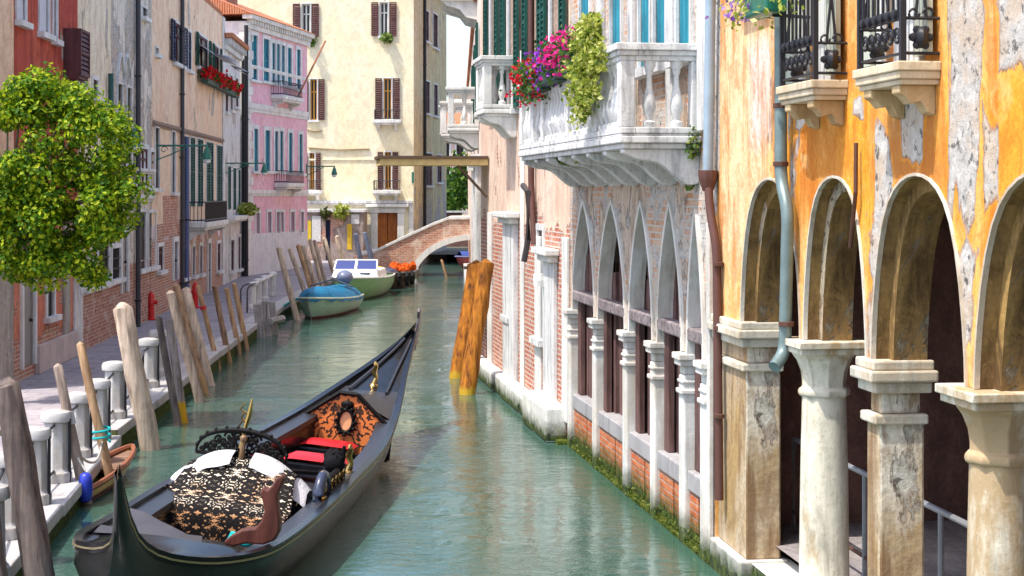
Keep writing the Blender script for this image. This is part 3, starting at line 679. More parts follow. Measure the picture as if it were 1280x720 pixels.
# the long white balcony
ZB = 4.03
def stone_balcony(root, fr, sa, sb, proj, zs, rail_h, piers, mat, nbal, brackets, end_only=False, name='balcony'):
    mb = MB()
    mb.fbox(fr, sa, sb, 0, proj, zs + .055, zs + .125); mb.fbox(fr, sa + .04, sb - .04, 0, proj - .04, zs, zs + .055); mb.fbox(fr, sa + .015, sb - .015, 0, proj - .015, zs + .125, zs + .15)
    bal = mb.build(name, mat, root, bevel=.012)
    z0 = zs + .15; zt = z0 + rail_h; pw = .13
    mb = MB()
    def railrun(s0, s1, d0, d1, z, h): mb.fbox(fr, s0, s1, d0, d1, z, z + h)
    for z, h, e in ((zt - .17, .05, -.01), (zt - .12, .05, .015), (zt - .07, .07, .045)):
        railrun(sa - e, sb + e, proj - .17 - e, proj + e, z, h)
        for s in (sa, sb - .17): railrun(s - e, s + .17 + e, -.0, proj - .171 - e, z, h)
    railrun(sa, sb, proj - .16, proj - .01, z0, .06)
    for s in (sa, sb - .16): railrun(s + .005, s + .155, 0, proj - .161, z0, .06)
    mb.build('handrail', mat, bal, bevel=.008)
    for s in piers:
        mb = MB(); mb.fbox(fr, s - pw / 1.4, s + pw / 1.4, proj - .155, proj - .012, z0 + .061, zt - .171); mb.build('post', mat, bal, bevel=.01)
    mb = MB(); mb.fbox(fr, sa + .012, sa + .16, .0, .10, z0 + .061, zt - .171); mb.build('post', mat, bal, bevel=.01)
    prof = baluster_profile(zt - .17 - z0 - .06, .068); k = 0
    for a, b in zip(piers, piers[1:]):
        n = max(1, int((b - a - .2) / nbal))
        for i in range(n):
            s = a + .1 + (b - a - .2) * (i + .5) / n
            mb = MB(); mb.lathe(fr(s, proj - .085, z0 + .06), prof, 12); mb.build('baluster', mat, bal, smooth=True)
    n = max(1, int((proj - .25) / nbal))
    for s in ((sa + .085,) if end_only else (sa + .085, sb - .085)):
        for i in range(n):
            mb = MB(); mb.lathe(fr(s, .10 + (proj - .28) * (i + .5) / n, z0 + .06), prof, 12); mb.build('baluster', mat, bal, smooth=True)
    for s in brackets:
        h = .34; P = []
        for t in range(13):
            u = t / 12; P.append((proj * (.93 - .93 * u), -h * (.12 + .88 * (u * u * (3 - 2 * u))) - .035 * math.sin(u * 9.4)))
        prof2 = [(0, 0), (proj * .93, 0)] + P
        mb = MB(); mb.prism([fr(s - .09, d, zs + z) for d, z in prof2], [fr(s + .09, d, zs + z) for d, z in prof2])
        c = fr(s, proj * .42, zs - .17)
        mb.build('bracket', mat, bal, bevel=.012)
    return bal
stone_balcony(pg, FG, 16.67, 23.4, .83, ZB, .89, [16.77, 18.05, 19.75, 21.5, 22.3, 23.3], istria_dirty, .21, [16.85, 17.75, 18.65, 19.55, 20.45, 21.35, 22.25, 23.2])
# drainpipe at the joint of the two houses
mb = MB()
bluep = paint('pale blue pipe', (.36, .46, .55), .45, .4, .4, .2); brownp = paint('brown pipe', (.11, .045, .035), .5, .4)
def onfg(px, py, d): s = FG.s(px, d); return FG(s, d, FG.z(py, s, d))
pp = pipe(pg, [onfg(889, -60, .09), onfg(885, 214, .09)], .05, bluep)
pipe(pg, [onfg(885, 216, .10), onfg(887, 262, .10), onfg(896, 310, .06), onfg(899, 625, .06)], .042, brownp, [onfg(898, 330, .06), onfg(899, 410, .06), onfg(899, 520, .06)])
mb = MB(); c = onfg(885, 226, .10); mb.lathe(c, [(.05, -.1), (.085, .0), (.095, .06), (.095, .1)], 10); mb.build('rain_hopper', brownp, pg, smooth=30)
for px in (891.5,):
    s = 16.29
mb = MB(); mb.fbox(FG, 16.21, 16.34, 0, .05, -.5, 3.3); mb.build('corner_strip', column_white, pg, bevel=.01)

# ================================================================== right bank: brick house with white stone strips
bh_wall = plaster('peach render over brick', (.80, .56, .42), (.78, .62, .50), (.50, .33, .25), .25, 'brickonly', damp=(2.0, 3.3, .6), seed=21, streak=.4, brickc=((.38, .095, .055), (.52, .21, .13)))
bh = thing('brick_house', FG(28.5, 0, 0), 'brick and peach house with white stone strips and a white stone footing', 'house')
B0, B1 = 23.94, 34.0
bops = [(24.6, 25.5, 5.2, 7.6), (26.6, 27.4, 5.2, 7.6), (29.1, 30.0, 5.05, 7.8), (31.6, 32.4, 5.2, 7.6), (26.2, 26.7, 1.3, 3.0), (29.6, 30.1, 1.4, 3.0)]
mb = MB(); wall_grid(mb, FG, B0, B1, -.5, 9.6, bops, .22); shell(mb, FG, B0, B1, -.5, 9.6, 8); mb.build('wall', bh_wall, bh, recalc=False)
mb = MB(); mb.fbox(FG, B0, B1, -8, .1, 9.6, 9.85); mb.build('roof', tile, bh)
for a, b, c, e in bops[:4]: add_window(bh, FG, a, b, c, e, shut_green, False, tw=.12, leafw=.35)
for a, b, c, e in bops[4:]: add_window(bh, FG, a, b, c, e, None, tw=.10, trim=istria_dirty)
for px0, px1, zt, cap, pr in ((706, 722, 2.95, 0, .05), (684, 697, 2.55, 1, .07), (635, 648, 3.05, 1, .10), (671, 678, 2.9, 0, .04), (652, 656, 6, 0, .03), (612, 616, 3.2, 0, .05)):
    a, b = sorted((FG.s(px0), FG.s(px1))); a = max(a, B0 + .02)
    mb = MB(); mb.fbox(FG, a, b, 0, pr, .3, zt); p = mb.build('stone_strip', istria_dirty if cap else istria, bh, bevel=.012)
    if cap:
        mb = MB(); mb.fbox(FG, a - .08, b + .08, 0, pr + .08, zt, zt + .1); mb.fbox(FG, a - .18, b + .18, 0, pr + .16, zt + .1, zt + .2); mb.build('cap', istria, p, bevel=.02)
mb = MB()
for k in range(9):
    a = B0 + .2 + k * 1.05; near = k < 2
    mb.fbox(FG, a + .006, a + 1.044, .0, (.34 if near else .24) + random.uniform(-.02, .02), .0, (.50 if near else .34) + random.uniform(-.02, .02))
mb.build('footing', stone('footing stone', (.80, .78, .72), (.25, .23, .18), .5, 6, algae=(-.10, .12)), bh, bevel=.05, seg=3)
mb = MB(); mb.fbox(FG, B0, B1, -.3, .18, -.8, .05); mb.build('waterline_ledge', moss, bh)
stone_balcony(bh, FG, 29.0, 30.1, .6, 4.9, .9, [29.1, 30.0], istria, .24, [29.15, 29.9])
mb = MB(); P = [onfg(654, 232, .12), onfg(660, 240, .14), onfg(660, 300, .14), onfg(655, 327, .2)]; mb.tube(P, .05, 8); mb.build('flue_pipe', paint('dark pipe', (.045, .035, .035), .5), bh, smooth=True)
pipe(bh, [onfg(664, -60, .08), onfg(664, 235, .08), onfg(668, 305, .06)], .05, brownp)
mb = MB(); mb.lathe(onfg(676, 350, .1), [(.11, -.1), (.12, 0), (.11, .1)], 12); mb.build('stone_boss', istria, bh)

# ================================================================== right bank, far: pale house with stacked balconies
fh_wall = plaster('pale pink render', (.84, .66, .54), (.86, .74, .64), (.62, .45, .36), .15, 'brickonly', damp=(.6, 2.6, .4), seed=25, streak=.3)
fh = thing('pale_house', FF(48, 0, 0), 'pale pink house at the canal bend with white balconies one behind another', 'house')
F0, F1 = 34.05, 86
fops = [(38.2, 39.2, 5.4, 7.4), (44, 45, 5.4, 7.4), (51, 52, 5.4, 7.4), (36, 36.8, 1.6, 3.4), (42, 43, 1.6, 3.4)]
mb = MB(); wall_grid(mb, FF, F0, F1, -.5, 8.6, fops, .22); shell(mb, FF, F0, F1, -.5, 8.6, 8); mb.build('wall', fh_wall, fh, recalc=False)
mb = MB(); mb.fbox(FF, F0, F1, -8, .1, 8.6, 8.85); mb.build('roof', tile, fh)
for a, b, c, e in fops: add_window(fh, FF, a, b, c, e, shut_green, False, leafw=.4)
for sa, pr, zs in ((40, .75, 5.0), (50, 1.0, 5.2), (60, 1.15, 5.6), (70, 1.2, 6.2)):
    stone_balcony(fh, FF, sa, sa + 2.2, pr, zs, .95, [sa + .1, sa + 1.1, sa + 2.1], istria, .34, [sa + .2, sa + 2.0])
mb = MB(); mb.fbox(FF, 44, 46.5, 0, .95, 8.62, 8.8)
for s in (44.1, 45.3, 46.3): mb.prism([FF(s, d, 8.62 + z) for d, z in ((0, 0), (.9, 0), (.8, -.12), (.45, -.22), (.3, -.42), (0, -.5))], [FF(s + .2, d, 8.62 + z) for d, z in ((0, 0), (.9, 0), (.8, -.12), (.45, -.22), (.3, -.42), (0, -.5))])
mb.build('eave', istria, fh)
for s in (34.4, 37.0, 41.0, 47.5):
    mb = MB(); mb.fbox(FF, s, s + .45, 0, .12, .0, 4.2); p = mb.build('stone_strip', istria_dirty, fh, bevel=.012)
    mb = MB(); mb.fbox(FF, s - .1, s + .55, 0, .24, 4.2, 4.38); mb.build('cap', istria, p)
mb = MB(); mb.fbox(FF, F0, F1, 0, .25, -.5, .3); mb.build('footing', istria_kerb, fh)

# canopy that juts out over the canal
cp = thing('canopy', FG(33.3, 1, 4.2), 'flat yellow and brown wooden canopy reaching out over the canal', 'canopy')
yel = paint('canopy yellow', (.68, .50, .22), .8, .2, .5); brn = paint('canopy brown', (.12, .08, .05), .7, .2)
mb = MB(); mb.fbox(FG, 32.7, 33.9, 0.02, 2.12, 4.12, 4.24); mb.build('board', yel, cp)
mb = MB(); mb.fbox(FG, 32.66, 33.94, .02, 2.16, 4.243, 4.30); mb.build('roofing', brn, cp)
mb = MB(); mb.tube([FG(32.8, .03, 3.5), FG(32.8, .6, 4.11)], .03, 6); mb.build('bracket', brn, cp)
# ================================================================== left bank houses
GZ = QZ2
def house(name, label, fr, s0, s1, zt, mat, wins, depth=7, lower=None, roofm=tile, z0=GZ - .3, over=0.0, mats=None):
    """wins: list of (x0, x1, y0, y1, options) measured on the photograph."""
    rt = thing(name, fr((s0 + s1) / 2, -.5, GZ), label, 'house')
    ops = []
    for x0, x1, y0, y1, o in wins:
        op = wpx(fr, x0, x1, y0, y1); ops.append(op)
        if o.get('door'):
            mb = MB(); mb.fbox(fr, op[0], op[1], -.10, -.03, op[2], op[3]); p = mb.build('door', o['door'], rt)
            mb = MB(); t = .14
            mb.fbox(fr, op[0] - t, op[0], -.03, .05, op[2], op[3]); mb.fbox(fr, op[1], op[1] + t, -.03, .05, op[2], op[3]); mb.fbox(fr, op[0] - t, op[1] + t, -.03, .055, op[3], op[3] + t); mb.build('frame', o.get('trim', window_trim), p)
            mb = MB(); mb.blob(fr(op[1] - .12, .0, (op[2] + op[3]) / 2), .035, 8, 5); mb.build('handle', iron, p, smooth=True)
        else: add_window(rt, fr, *op, **{'depth': .05, **o})
    mb = MB()
    if lower:                                       # ground storey in another finish, split at lower[0]
        zl = lower[0]
        cut = lambda q, a, b: [(o[0], o[1], max(o[2], a), min(o[3], b)) for o in q if o[3] > a and o[2] < b]
        # openings that straddle the line keep their reveals in both halves
        mb.cur = 1; wall_grid(mb, fr, s0, s1, z0, zl, [o for o in cut(ops, z0, zl)], .08)
        mb.cur = 0; wall_grid(mb, fr, s0, s1, zl, zt, [o for o in cut(ops, zl, zt)], .08)
    else: wall_grid(mb, fr, s0, s1, z0, zt, ops, .08)
    mb.cur = 0; shell(mb, fr, s0, s1, z0, zt, depth)
    mb.build('wall', [mat, lower[1]] if lower else mat, rt, recalc=False)
    mb = MB(); mb.fbox(fr, s0, s1, -depth, over, zt, zt + .16); mb.build('roof', roofm, rt)
    return rt
def pilaster(rt, fr, x0, x1, z0, z1, mat=istria, pr=.05, name='stone_strip'):
    a, b = sorted((fr.s(x0), fr.s(x1))); mb = MB(); mb.fbox(fr, a, b, 0, pr, z0, z1); return mb.build(name, mat, rt, bevel=.01)
def course(rt, fr, s0, s1, z, h=.12, pr=.08, mat=istria, name='cornice'):
    mb = MB(); mb.fbox(fr, s0, s1, 0, pr, z, z + h); mb.fbox(fr, s0, s1, 0, pr * .6, z - h * .6, z); return mb.build(name, mat, rt, bevel=.01)
def downpipe(rt, fr, px, z0, z1, mat, r=.06):
    s = fr.s(px); mb = MB(); mb.tube([fr(s, .09, z0), fr(s, .09, (z0 + z1) / 2), fr(s, .09, z1)], r, 10); p = mb.build('drainpipe', mat, rt, smooth=True)
    for k in range(int((z1 - z0) / 1.8)):
        mb = MB(); mb.lathe(fr(s, .09, z0 + .6 + k * 1.8), [(r * 1.02, 0), (r * 1.3, .004), (r * 1.3, .05), (r * 1.02, .054)], 10); mb.build('clamp', iron, p)
def iron_balcony(rt, fr, x0, x1, ytop, ybot, proj=.5, mat=iron, slab=True):
    a, b = sorted((fr.s(x0), fr.s(x1))); m = (a + b) / 2; z0, z1 = fr.z(ybot, m), fr.z(ytop, m)
    mb = MB(); mb.fbox(fr, a - .08, b + .08, 0, proj + .06, z0 - .16, z0); mb.fbox(fr, a, b, 0, proj, z0 - .24, z0 - .16); bal = mb.build('balcony', istria, rt, bevel=.015)
    mb = MB()
    for z in (z0 + .06, z1): mb.tube([fr(a, 0, z), fr(a, proj, z), fr(b, proj, z), fr(b, 0, z)], .02, 6)
    n = int((b - a) / .13)
    for i in range(n + 1): s = a + (b - a) * i / n; mb.tube([fr(s, proj, z0), fr(s, proj, z1)], .011, 5)
    for i in range(5): mb.tube([fr(a, proj * i / 5, z0), fr(a, proj * i / 5, z1)], .011, 5)
    mb.build('railing', mat, bal)
    for s in (a + .1, b - .25):
        P = [(0, 0), (proj, 0), (proj * .8, -.1), (proj * .4, -.14), (.1, -.3), (0, -.32)]
        mb = MB(); mb.prism([fr(s, d, z0 - .24 + z) for d, z in P], [fr(s + .15, d, z0 - .24 + z) for d, z in P]); mb.build('bracket', istria, bal)
    return bal
dk = dict(shutter=None, tw=.04, pane=dark_glass, mull=False)
# --- near peach house with a grey door
peach = plaster('peach render', (.90, .58, .40), (.90, .68, .50), (.62, .34, .20), .18, 'grey', seed=31, streak=.4)
greyp = plaster('grey render', (.42, .38, .34), (.52, .47, .42), (.24, .21, .18), .2, 'grey', seed=32, streak=.7)
h0 = house('peach_house', 'peach house with a grey lower wall, half hidden behind the leafy tree', FL, 27.35, 28.38, 8.2, peach, [], lower=(3.4, greyp))
# --- red house
redp = plaster('red render', (.50, .085, .055), (.58, .13, .075), (.26, .04, .035), .24, 'grey', seed=33, streak=.8)
salmon = plaster('salmon render', (.66, .20, .12), (.70, .28, .18), (.40, .14, .09), .5, 'brickonly', damp=(.3, 1.3, .3), seed=34, streak=.5)
h1 = house('red_house', 'dark red house with salmon lower wall behind the leafy tree', FL, 28.4, 33.68, 8.2, redp, [
    (20, 31, -30, 27, dict(pane=curtain, mull=False, tw=.05)), (48, 60, -30, 42, dict(pane=curtain, mull=False, tw=.05)), (65, 70, -30, 50, dict(pane=curtain, mull=False, tw=.05)),
    (58, 66, 340, 395, dict(tw=.12, pane=dark_glass, mull=False)), (27, 41, 345, 458, dict(door=paint('grey door', (.30, .27, .25), .6, .3)))], lower=(3.0, salmon))
pilaster(h1, FL, 78, 85, GZ, 3.0, greyp); pilaster(h1, FL, 91, 97, GZ, 3.0, istria_dirty)
mb = MB(); a, b = FL.s(20), FL.s(92); mb.fbox(FL, FL.s(43), b, 0, .10, GZ, GZ + .5); mb.build('plinth', stone('plinth pink', (.62, .52, .48), (.3, .24, .22), .5, 8), h1, bevel=.01)
a, b, c, e = wpx(FL, 79, 91, 38, 96)
mb = MB(); louvre(mb, FL, a, b, c, e, .30, .34); mb.fbox(FL, a, b, 0, .3, c - .06, c); mb.fbox(FL, a, a + .04, 0, .3, c, e); mb.fbox(FL, b - .04, b, 0, .3, c, e); mb.build('window_cage', shut_brown, h1)
# --- cream house over brick
cream = plaster('cream render', (.88, .76, .56), (.90, .80, .64), (.54, .40, .28), .34, 'grey', seed=35, streak=.45)
brickl = brickm('old brick', (.40, .14, .09), (.54, .27, .19), (.56, .48, .43), .45, 4)
barred = dict(shutter=None, tw=.10, pane=dark_glass, mull=False, bars=True)
h2 = house('cream_house', 'cream house whose ground floor is bare brick with barred windows', FL, 33.7, 37.35, 8.4, cream, [
    (98, 105, 94, 118, dict(pane=shut_brown, mull=False)), (115, 121, 100, 122, dict(pane=shut_brown, mull=False)),
    (106, 118, 328, 358, barred), (122, 135, 306, 353, barred)], lower=(2.35, brickl))
pilaster(h2, FL, 97.5, 101, GZ, 3.0, istria_dirty); course(h2, FL, 33.72, 37.3, 1.55, .10, .07, istria_dirty, 'ledge')
mb = MB()
for (x, y) in ((135, 60), (140, 62)):
    s = FL.s(x); 
# --- weathered white house with carved frames
oldw = plaster('old white render', (.86, .78, .68), (.80, .73, .64), (.34, .29, .26), .60, 'grey', seed=36, streak=.8)
h3 = house('weathered_house', 'weathered off-white house with carved stone frames and tall dark windows', FL, 37.37, 43.0, 8.6, oldw, [
    (146, 152, 105, 180, dk), (158, 163, 110, 181, dk), (177, 183, 10, 22, dk),
    (150, 163, 190, 228, dict(tw=.12, pane=curtain)), (174, 184, 186, 232, dict(tw=.12, pane=curtain)), (187.5, 192, 190, 235, dict(tw=.1, pane=curtain)),
    (172, 181, 265, 336, dict(tw=.08, pane=dark_glass, mull=False)), (185, 193.5, 266, 333, dict(tw=.08, pane=dark_glass, mull=False)),
    (139, 149, 310, 348, barred), (151, 158, 290, 366, dict(door=paint('pale door', (.38, .34, .31), .7, .2)))], lower=(1.9, brickl))
course(h3, FL, 37.4, 43.0, 3.42, .12, .10, istria_dirty, 'ledge'); course(h3, FL, 37.4, 43.0, 4.1, .08, .12, istria_dirty, 'ledge')
downpipe(h3, FL, 168, GZ, 8.5, paint('dark grey pipe', (.05, .05, .06), .5, .4), .062); downpipe(h3, FL, 133.5, 3.0, 6.2, paint('green pipe', (.02, .09, .085), .5), .06)
mb = MB()
for x in (150, 158):
    a, b, c, e = wpx(FL, x - 4, x + 4, 60, 108); archivolt(mb, FL, a, b, c, .7, 'point', 0, .08, 0, .05)
mb.build('arch_moulding', istria_dirty, h3)
# --- peach house with flower boxes
peach2 = plaster('apricot render', (.92, .67, .47), (.92, .74, .56), (.66, .38, .25), .22, 'grey', seed=37, streak=.35)
mauve = plaster('mauve worn render', (.78, .66, .66), (.84, .74, .70), (.46, .36, .38), .46, 'brickonly', damp=(.4, 3.2, .25), seed=38, streak=.6)
tall = dict(shutter=shut_green, closed=True, tw=.035, sill=False)
h4 = house('apricot_house', 'apricot house with red flower boxes, white awnings and tall green shutters', FL, 43.02, 58.6, 9.7, peach2, [
    (216, 227, 30, 80, dict(shutter=shut_navy, leafw=.55, tw=.06, sill=True)), (234, 238, 40, 88, dict(shutter=shut_navy, closed=True, tw=.08)),
    (246, 259, 46, 86, dict(shutter=shut_green, leafw=.35, tw=.06)), (266, 273, 58, 96, dict(shutter=shut_green, leafw=.3, tw=.06)), (193.5, 197, 60, 68, dk), (193, 198, 160, 235, dk), (214, 218, 165, 240, dict(tw=.10, pane=dark_glass, mull=False)),
    (227, 232, 170, 262, tall), (237, 243, 172, 258, tall), (246, 253, 174, 258, tall), (257, 266, 178, 257, tall), (270, 278, 182, 257, tall),
    (197, 203, 308, 338, dict(tw=.1, pane=dark_glass)), (216, 221, 302, 350, dict(door=paint('blue grey door', (.28, .28, .33), .6, .3))), (228, 232, 310, 347, dict(tw=.1, pane=dark_glass)), (240, 243, 308, 344, dict(tw=.1, pane=dark_glass)), (249, 252, 307, 342, dict(tw=.1, pane=dark_glass)), (259, 262, 304, 372, dict(door=shut_navy)), (271, 275, 304, 338, dict(tw=.1, pane=dark_glass))], lower=(2.75, mauve))
course(h4, FL, 43.1, 58.5, 5.35, .09, .07, paint('worn course', (.30, .22, .18), .9, .1), 'ledge')
pilaster(h4, FL, 203.5, 222, 2.4, 3.5, brickm('brick patch', (.50, .16, .09), (.62, .30, .2), (.6, .5, .45), .5, 9), .012, 'brick_patch')
iron_balcony(h4, FL, 233, 262, 252, 276, .55); downpipe(h4, FL, 224, GZ, 9.6, paint('dark grey pipe', (.05, .05, .06), .5, .4), .062); downpipe(h4, FL, 229.5, GZ, 5.2, paint('blue pipe', (.10, .13, .26), .5), .075)
pilaster(h4, FL, 277.5, 280, GZ, 9.7, istria_dirty)
awn = NT('awning cloth', .9, .1); awn = awn.done((.80, .82, .88), awn.bump(awn.noise(awn.ob(), 4, 3), .3, .03))
for x0, x1, yt, yb in ((245, 259, 58, 74), (266, 274, 70, 88)):
    a, b, c, e = wpx(FL, x0, x1, yt, yb)
    mb = MB(); mb.grid([[FL(s, .06, e), FL(s, .55, e - .35), FL(s, 1.0, c)] for s in (a, (a + b) / 2, b)]); mb.grid([[FL(s, .06, e - .03), FL(s, .55, e - .38), FL(s, 1.0, c - .12)] for s in (a, (a + b) / 2, b)]); mb.build('awning', awn, h4, recalc=False)
# --- narrow grey-white house
whitep = plaster('grey white render', (.74, .72, .71), (.80, .78, .75), (.46, .44, .45), .38, 'grey', seed=39, streak=.6)
h5 = house('narrow_house', 'narrow grey-white house with a tiled eave between the apricot and pink houses', FL, 58.62, 64.2, 9.0, whitep, [
    (281, 284, 92, 140, dict(shutter=shut_brown, closed=True, tw=.07)), (287.5, 290, 95, 138, dict(shutter=shut_brown, closed=True, tw=.07)), (294, 297, 98, 134, dict(shutter=shut_brown, closed=True, tw=.07)),
    (284, 288, 208, 262, tall), (290.5, 294.5, 210, 262, tall), (297, 300, 212, 262, tall),
    (288, 292, 300, 338, dict(tw=.1, pane=dark_glass)), (297, 300, 296, 336, dict(tw=.1, pane=dark_glass))], over=.35)
mb = MB()
for k in range(12): s = 58.7 + k * .46; mb.fbox(FL, s, s + .16, 0, .28, 8.78, 8.98)
mb.fbox(FL, 58.62, 64.2, 0, .12, 8.6, 8.77); mb.build('cornice', istria_dirty, h5)
course(h5, FL, 58.65, 64.15, 2.6, .14, .45, istria, 'ledge'); downpipe(h5, FL, 301.5, GZ, 8.7, iron, .08)
# --- pink house
pinkp = plaster('pink render', (.86, .47, .56), (.88, .57, .63), (.66, .34, .38), .16, 'grey', seed=41, streak=.3)
whit2 = plaster('white stucco', (.82, .80, .80), (.76, .74, .75), (.60, .58, .60), .16, 'grey', seed=42, streak=.5)
hp = thing('pink_house', FP(4, -1, GZ), 'pink house with a white base, white corner stones and a tiled roof', 'house')
PW = [(314, 321, 44, 100, 1), (329, 336, 49, 102, 1), (339.5, 343.5, 54, 104, 1), (345.5, 349.5, 55, 105, 1), (351.5, 355.5, 57, 106, 1), (359, 364, 60, 108, 1), (370.5, 375, 62, 112, 1),
      (317, 322, 161, 214, 1), (331, 337, 163, 214, 1), (343, 347, 164, 214, 1), (349.5, 353.5, 164, 215, 1), (360.5, 365, 166, 216, 1), (373.5, 377.5, 168, 217, 1),
      (319.5, 324, 266, 292, 0), (334, 338.5, 265, 291, 0), (345, 349, 265, 291, 0), (350.5, 354, 265, 290, 0), (363, 367.5, 265, 290, 0), (375.5, 379, 265, 290, 0)]
ops = []
for x0, x1, y0, y1, k in PW:
    op = wpx(FP, x0, x1, y0, y1); ops.append(op)
    if k: add_window(hp, FP, *op, shutter=shut_teal, closed=True, tw=.16, sill=True)
    else: add_window(hp, FP, *op, shutter=None, tw=.12, sill=False, pane=dark_glass, mull=False)
PE = 8.32; zt = 10.2; zm = 1.96
mb = MB(); cut = lambda a, b: [(o[0], o[1], max(o[2], a), min(o[3], b)) for o in ops if o[3] > a and o[2] < b]
mb.cur = 1; wall_grid(mb, FP, 0, PE, .0, zm, cut(0, zm), .2); mb.cur = 0; wall_grid(mb, FP, 0, PE, zm, zt, cut(zm, zt), .2)
mb.cur = 1; mb.face([FP(0, 0, 0), FP(0, -6, 0), FP(0, -6, zt), FP(0, 0, zt)]); mb.face([FP(PE, 0, 0), FP(PE, -6, 0), FP(PE, -6, zt), FP(PE, 0, zt)]); mb.face([FP(0, -6, 0), FP(PE, -6, 0), FP(PE, -6, zt), FP(0, -6, zt)])
mb.build('wall', [pinkp, whit2], hp, recalc=False)
mb = MB(); mb.prism([FP(-.25, .35, zt + .25), FP(-.25, -6.3, zt + .25), FP(-.25, -3, zt + 1.6)], [FP(PE + .25, .35, zt + .25), FP(PE + .25, -6.3, zt + .25), FP(PE + .25, -3, zt + 1.6)]); rf = mb.build('roof', tile, hp)
mb = MB(); mb.fbox(FP, 2.3, 3.7, -2.6, -1.6, zt + .6, zt + 2.6); mb.fbox(FP, 2.2, 3.8, -2.7, -1.5, zt + 2.6, zt + 2.75); mb.build('chimney', brickm('chimney brick', (.55, .12, .05), (.62, .2, .1), (.5, .35, .28), .1, 8), rf)
mb = MB(); mb.fbox(FP, -.1, PE + .1, 0, .12, zt - .28, zt - .1); mb.fbox(FP, -.2, PE + .2, -.1, .3, zt + .08, zt + .24)
for k in range(26): s = k * PE / 26 + .06; mb.fbox(FP, s, s + .16, .0, .22, zt - .098, zt + .078)
mb.build('cornice', istria, hp)
course(hp, FP, 0, PE, 6.85, .22, .07, istria, 'stone_band'); course(hp, FP, 0, PE, 3.52, .16, .07, istria, 'stone_band'); course(hp, FP, .3, PE, 8.62 - .15, .09, .04, istria, 'stone_band')
mb = MB()
for k in range(28):
    z = .36 + k * .35; ww = .55 if k % 2 else .85
    mb.fbox(FP, -.03, ww * .9, -.3, .035, z, z + .34)
mb.build('corner_stones', istria, hp, bevel=.01)
iron_balcony(hp, FP, 339, 363, 104, 121, .5); iron_balcony(hp, FP, 343, 365, 214, 229, .5)
mb = MB(); mb.tube([FP(5.6, .3, 7.4), FP(6.6, 1.3, 10.0)], .04, 6); mb.build('flagpole', paint('flagpole', (.42, .16, .08), .6), hp)
downpipe(hp, FP, 305, GZ, 10.0, iron, .08)
# --- tall cream-yellow house across the bend
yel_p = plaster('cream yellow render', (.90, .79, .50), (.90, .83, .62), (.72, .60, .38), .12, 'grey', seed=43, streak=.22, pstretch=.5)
side_shade_p = plaster('shaded side render', (.70, .55, .30), (.72, .60, .38), (.42, .32, .20), .28, 'grey', damp=(.5, 4.5, .25), seed=44, streak=.7, grey=(.46, .42, .40))  # cream render darkened to tan: the side's shade painted into its colour
hy = thing('yellow_house', (-9, 88, GZ), 'tall cream-yellow house with dark red shutters facing down the canal', 'house')
YW = [(368, 397, 5, 46, 'o'), (466, 494, 3, 45, 'o'), (471, 498, 98, 149, 'o'), (380, 404, 99, 150, 'o'), (474, 496, 190, 236, 'o'), (381, 399, 191, 237, 'o'), (472, 497, 266, 330, 'd')]
ops = []
ysash = paint('ochre sash', (.62, .30, .05), .6)
for x0, x1, y0, y1, k in YW:
    m = (x1 - x0) / 3.1
    a, b, c, e = wpx(FY, x0 + (m if k == 'o' else 0), x1 - (m if k == 'o' else 0), y0, y1); ops.append((a, b, c, e))
    if k == 'o':
        add_window(hy, FY, a, b, c, e, shut_brown, False, tw=.05, leafw=m * 82 / F * .95, sill=True, frame_mat=ysash if y0 > 60 else istria)
    else:
        mb = MB(); mm = (a + b) / 2
        for q, r in ((a, mm - .02), (mm + .02, b)):
            mb.fbox(FY, q, r, -.22, -.16, c, e)
            for z in (.15, 1.1, 1.9): mb.fbox(FY, q + .12, r - .12, -.16, -.13, c + z, c + z + .62)
        dr = mb.build('door', door_wood, hy)
        mb = MB(); mb.fbox(FY, a - .34, a, -.02, .10, .4, e); mb.fbox(FY, b, b + .34, -.02, .10, .4, e); mb.fbox(FY, a - .4, b + .4, -.02, .14, e, e + .28); mb.fbox(FY, a - .55, b + .55, 0, .3, e + .28, e + .42); mb.build('frame', istria, dr, bevel=.02)
        mb = MB(); mb.blob(FY(mm + .1, -.1, c + 1.0), .05, 8, 5); mb.build('handle', iron, dr)
zty = 14.0
mb = MB(); wall_grid(mb, FY, -14.0, -4.8, .0, zty, ops, .22)
sops = []
for x0, x1, y0, y1 in ((531, 536, 14, 52), (541, 547, 18, 60), (532, 537, 102, 142), (542, 547, 106, 145), (532, 540, 192, 232), (546, 552, 194, 228)):
    op = wpx(FYS, x0, x1, y0, y1); sops.append(op); add_window(hy, FYS, *op, shutter=shut_brown, closed=True, tw=.07)
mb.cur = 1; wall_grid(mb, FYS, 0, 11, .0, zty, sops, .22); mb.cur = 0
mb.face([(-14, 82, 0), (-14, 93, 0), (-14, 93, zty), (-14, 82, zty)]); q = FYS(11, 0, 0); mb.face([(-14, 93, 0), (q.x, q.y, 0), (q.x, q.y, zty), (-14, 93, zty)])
mb.build('wall', [yel_p, side_shade_p], hy, recalc=False)
mb = MB(); P = [FY(-14.2, .25, zty), FY(-4.55, .25, zty), FYS(11.2, .25, zty), Vector((-14.2, 93.2, zty))]; mb.prism(P, [p + Vector((0, 0, .25)) for p in P]); mb.build('roof', tile, hy)
downpipe(hy, FYS, 529, .4, 13.8, iron, .08)
course(hy, FY, -14, -4.8, 5.75 - .6, .07, .05, yel_p, 'ledge'); course(hy, FY, -14, -4.85, 3.05, .14, .14, istria_dirty, 'ledge')
pilaster(hy, FY, 511, 517, .3, 3.0, istria, .06); 
for x0, x1, yt, yb in ((468, 500, 226, 238), (378, 402, 226, 238), (469, 500, 138, 150)): iron_balcony(hy, FY, x0, x1, yt, yb, .45, iron)
mb = MB(); q0, q1 = FY.s(384), FY.s(398); 
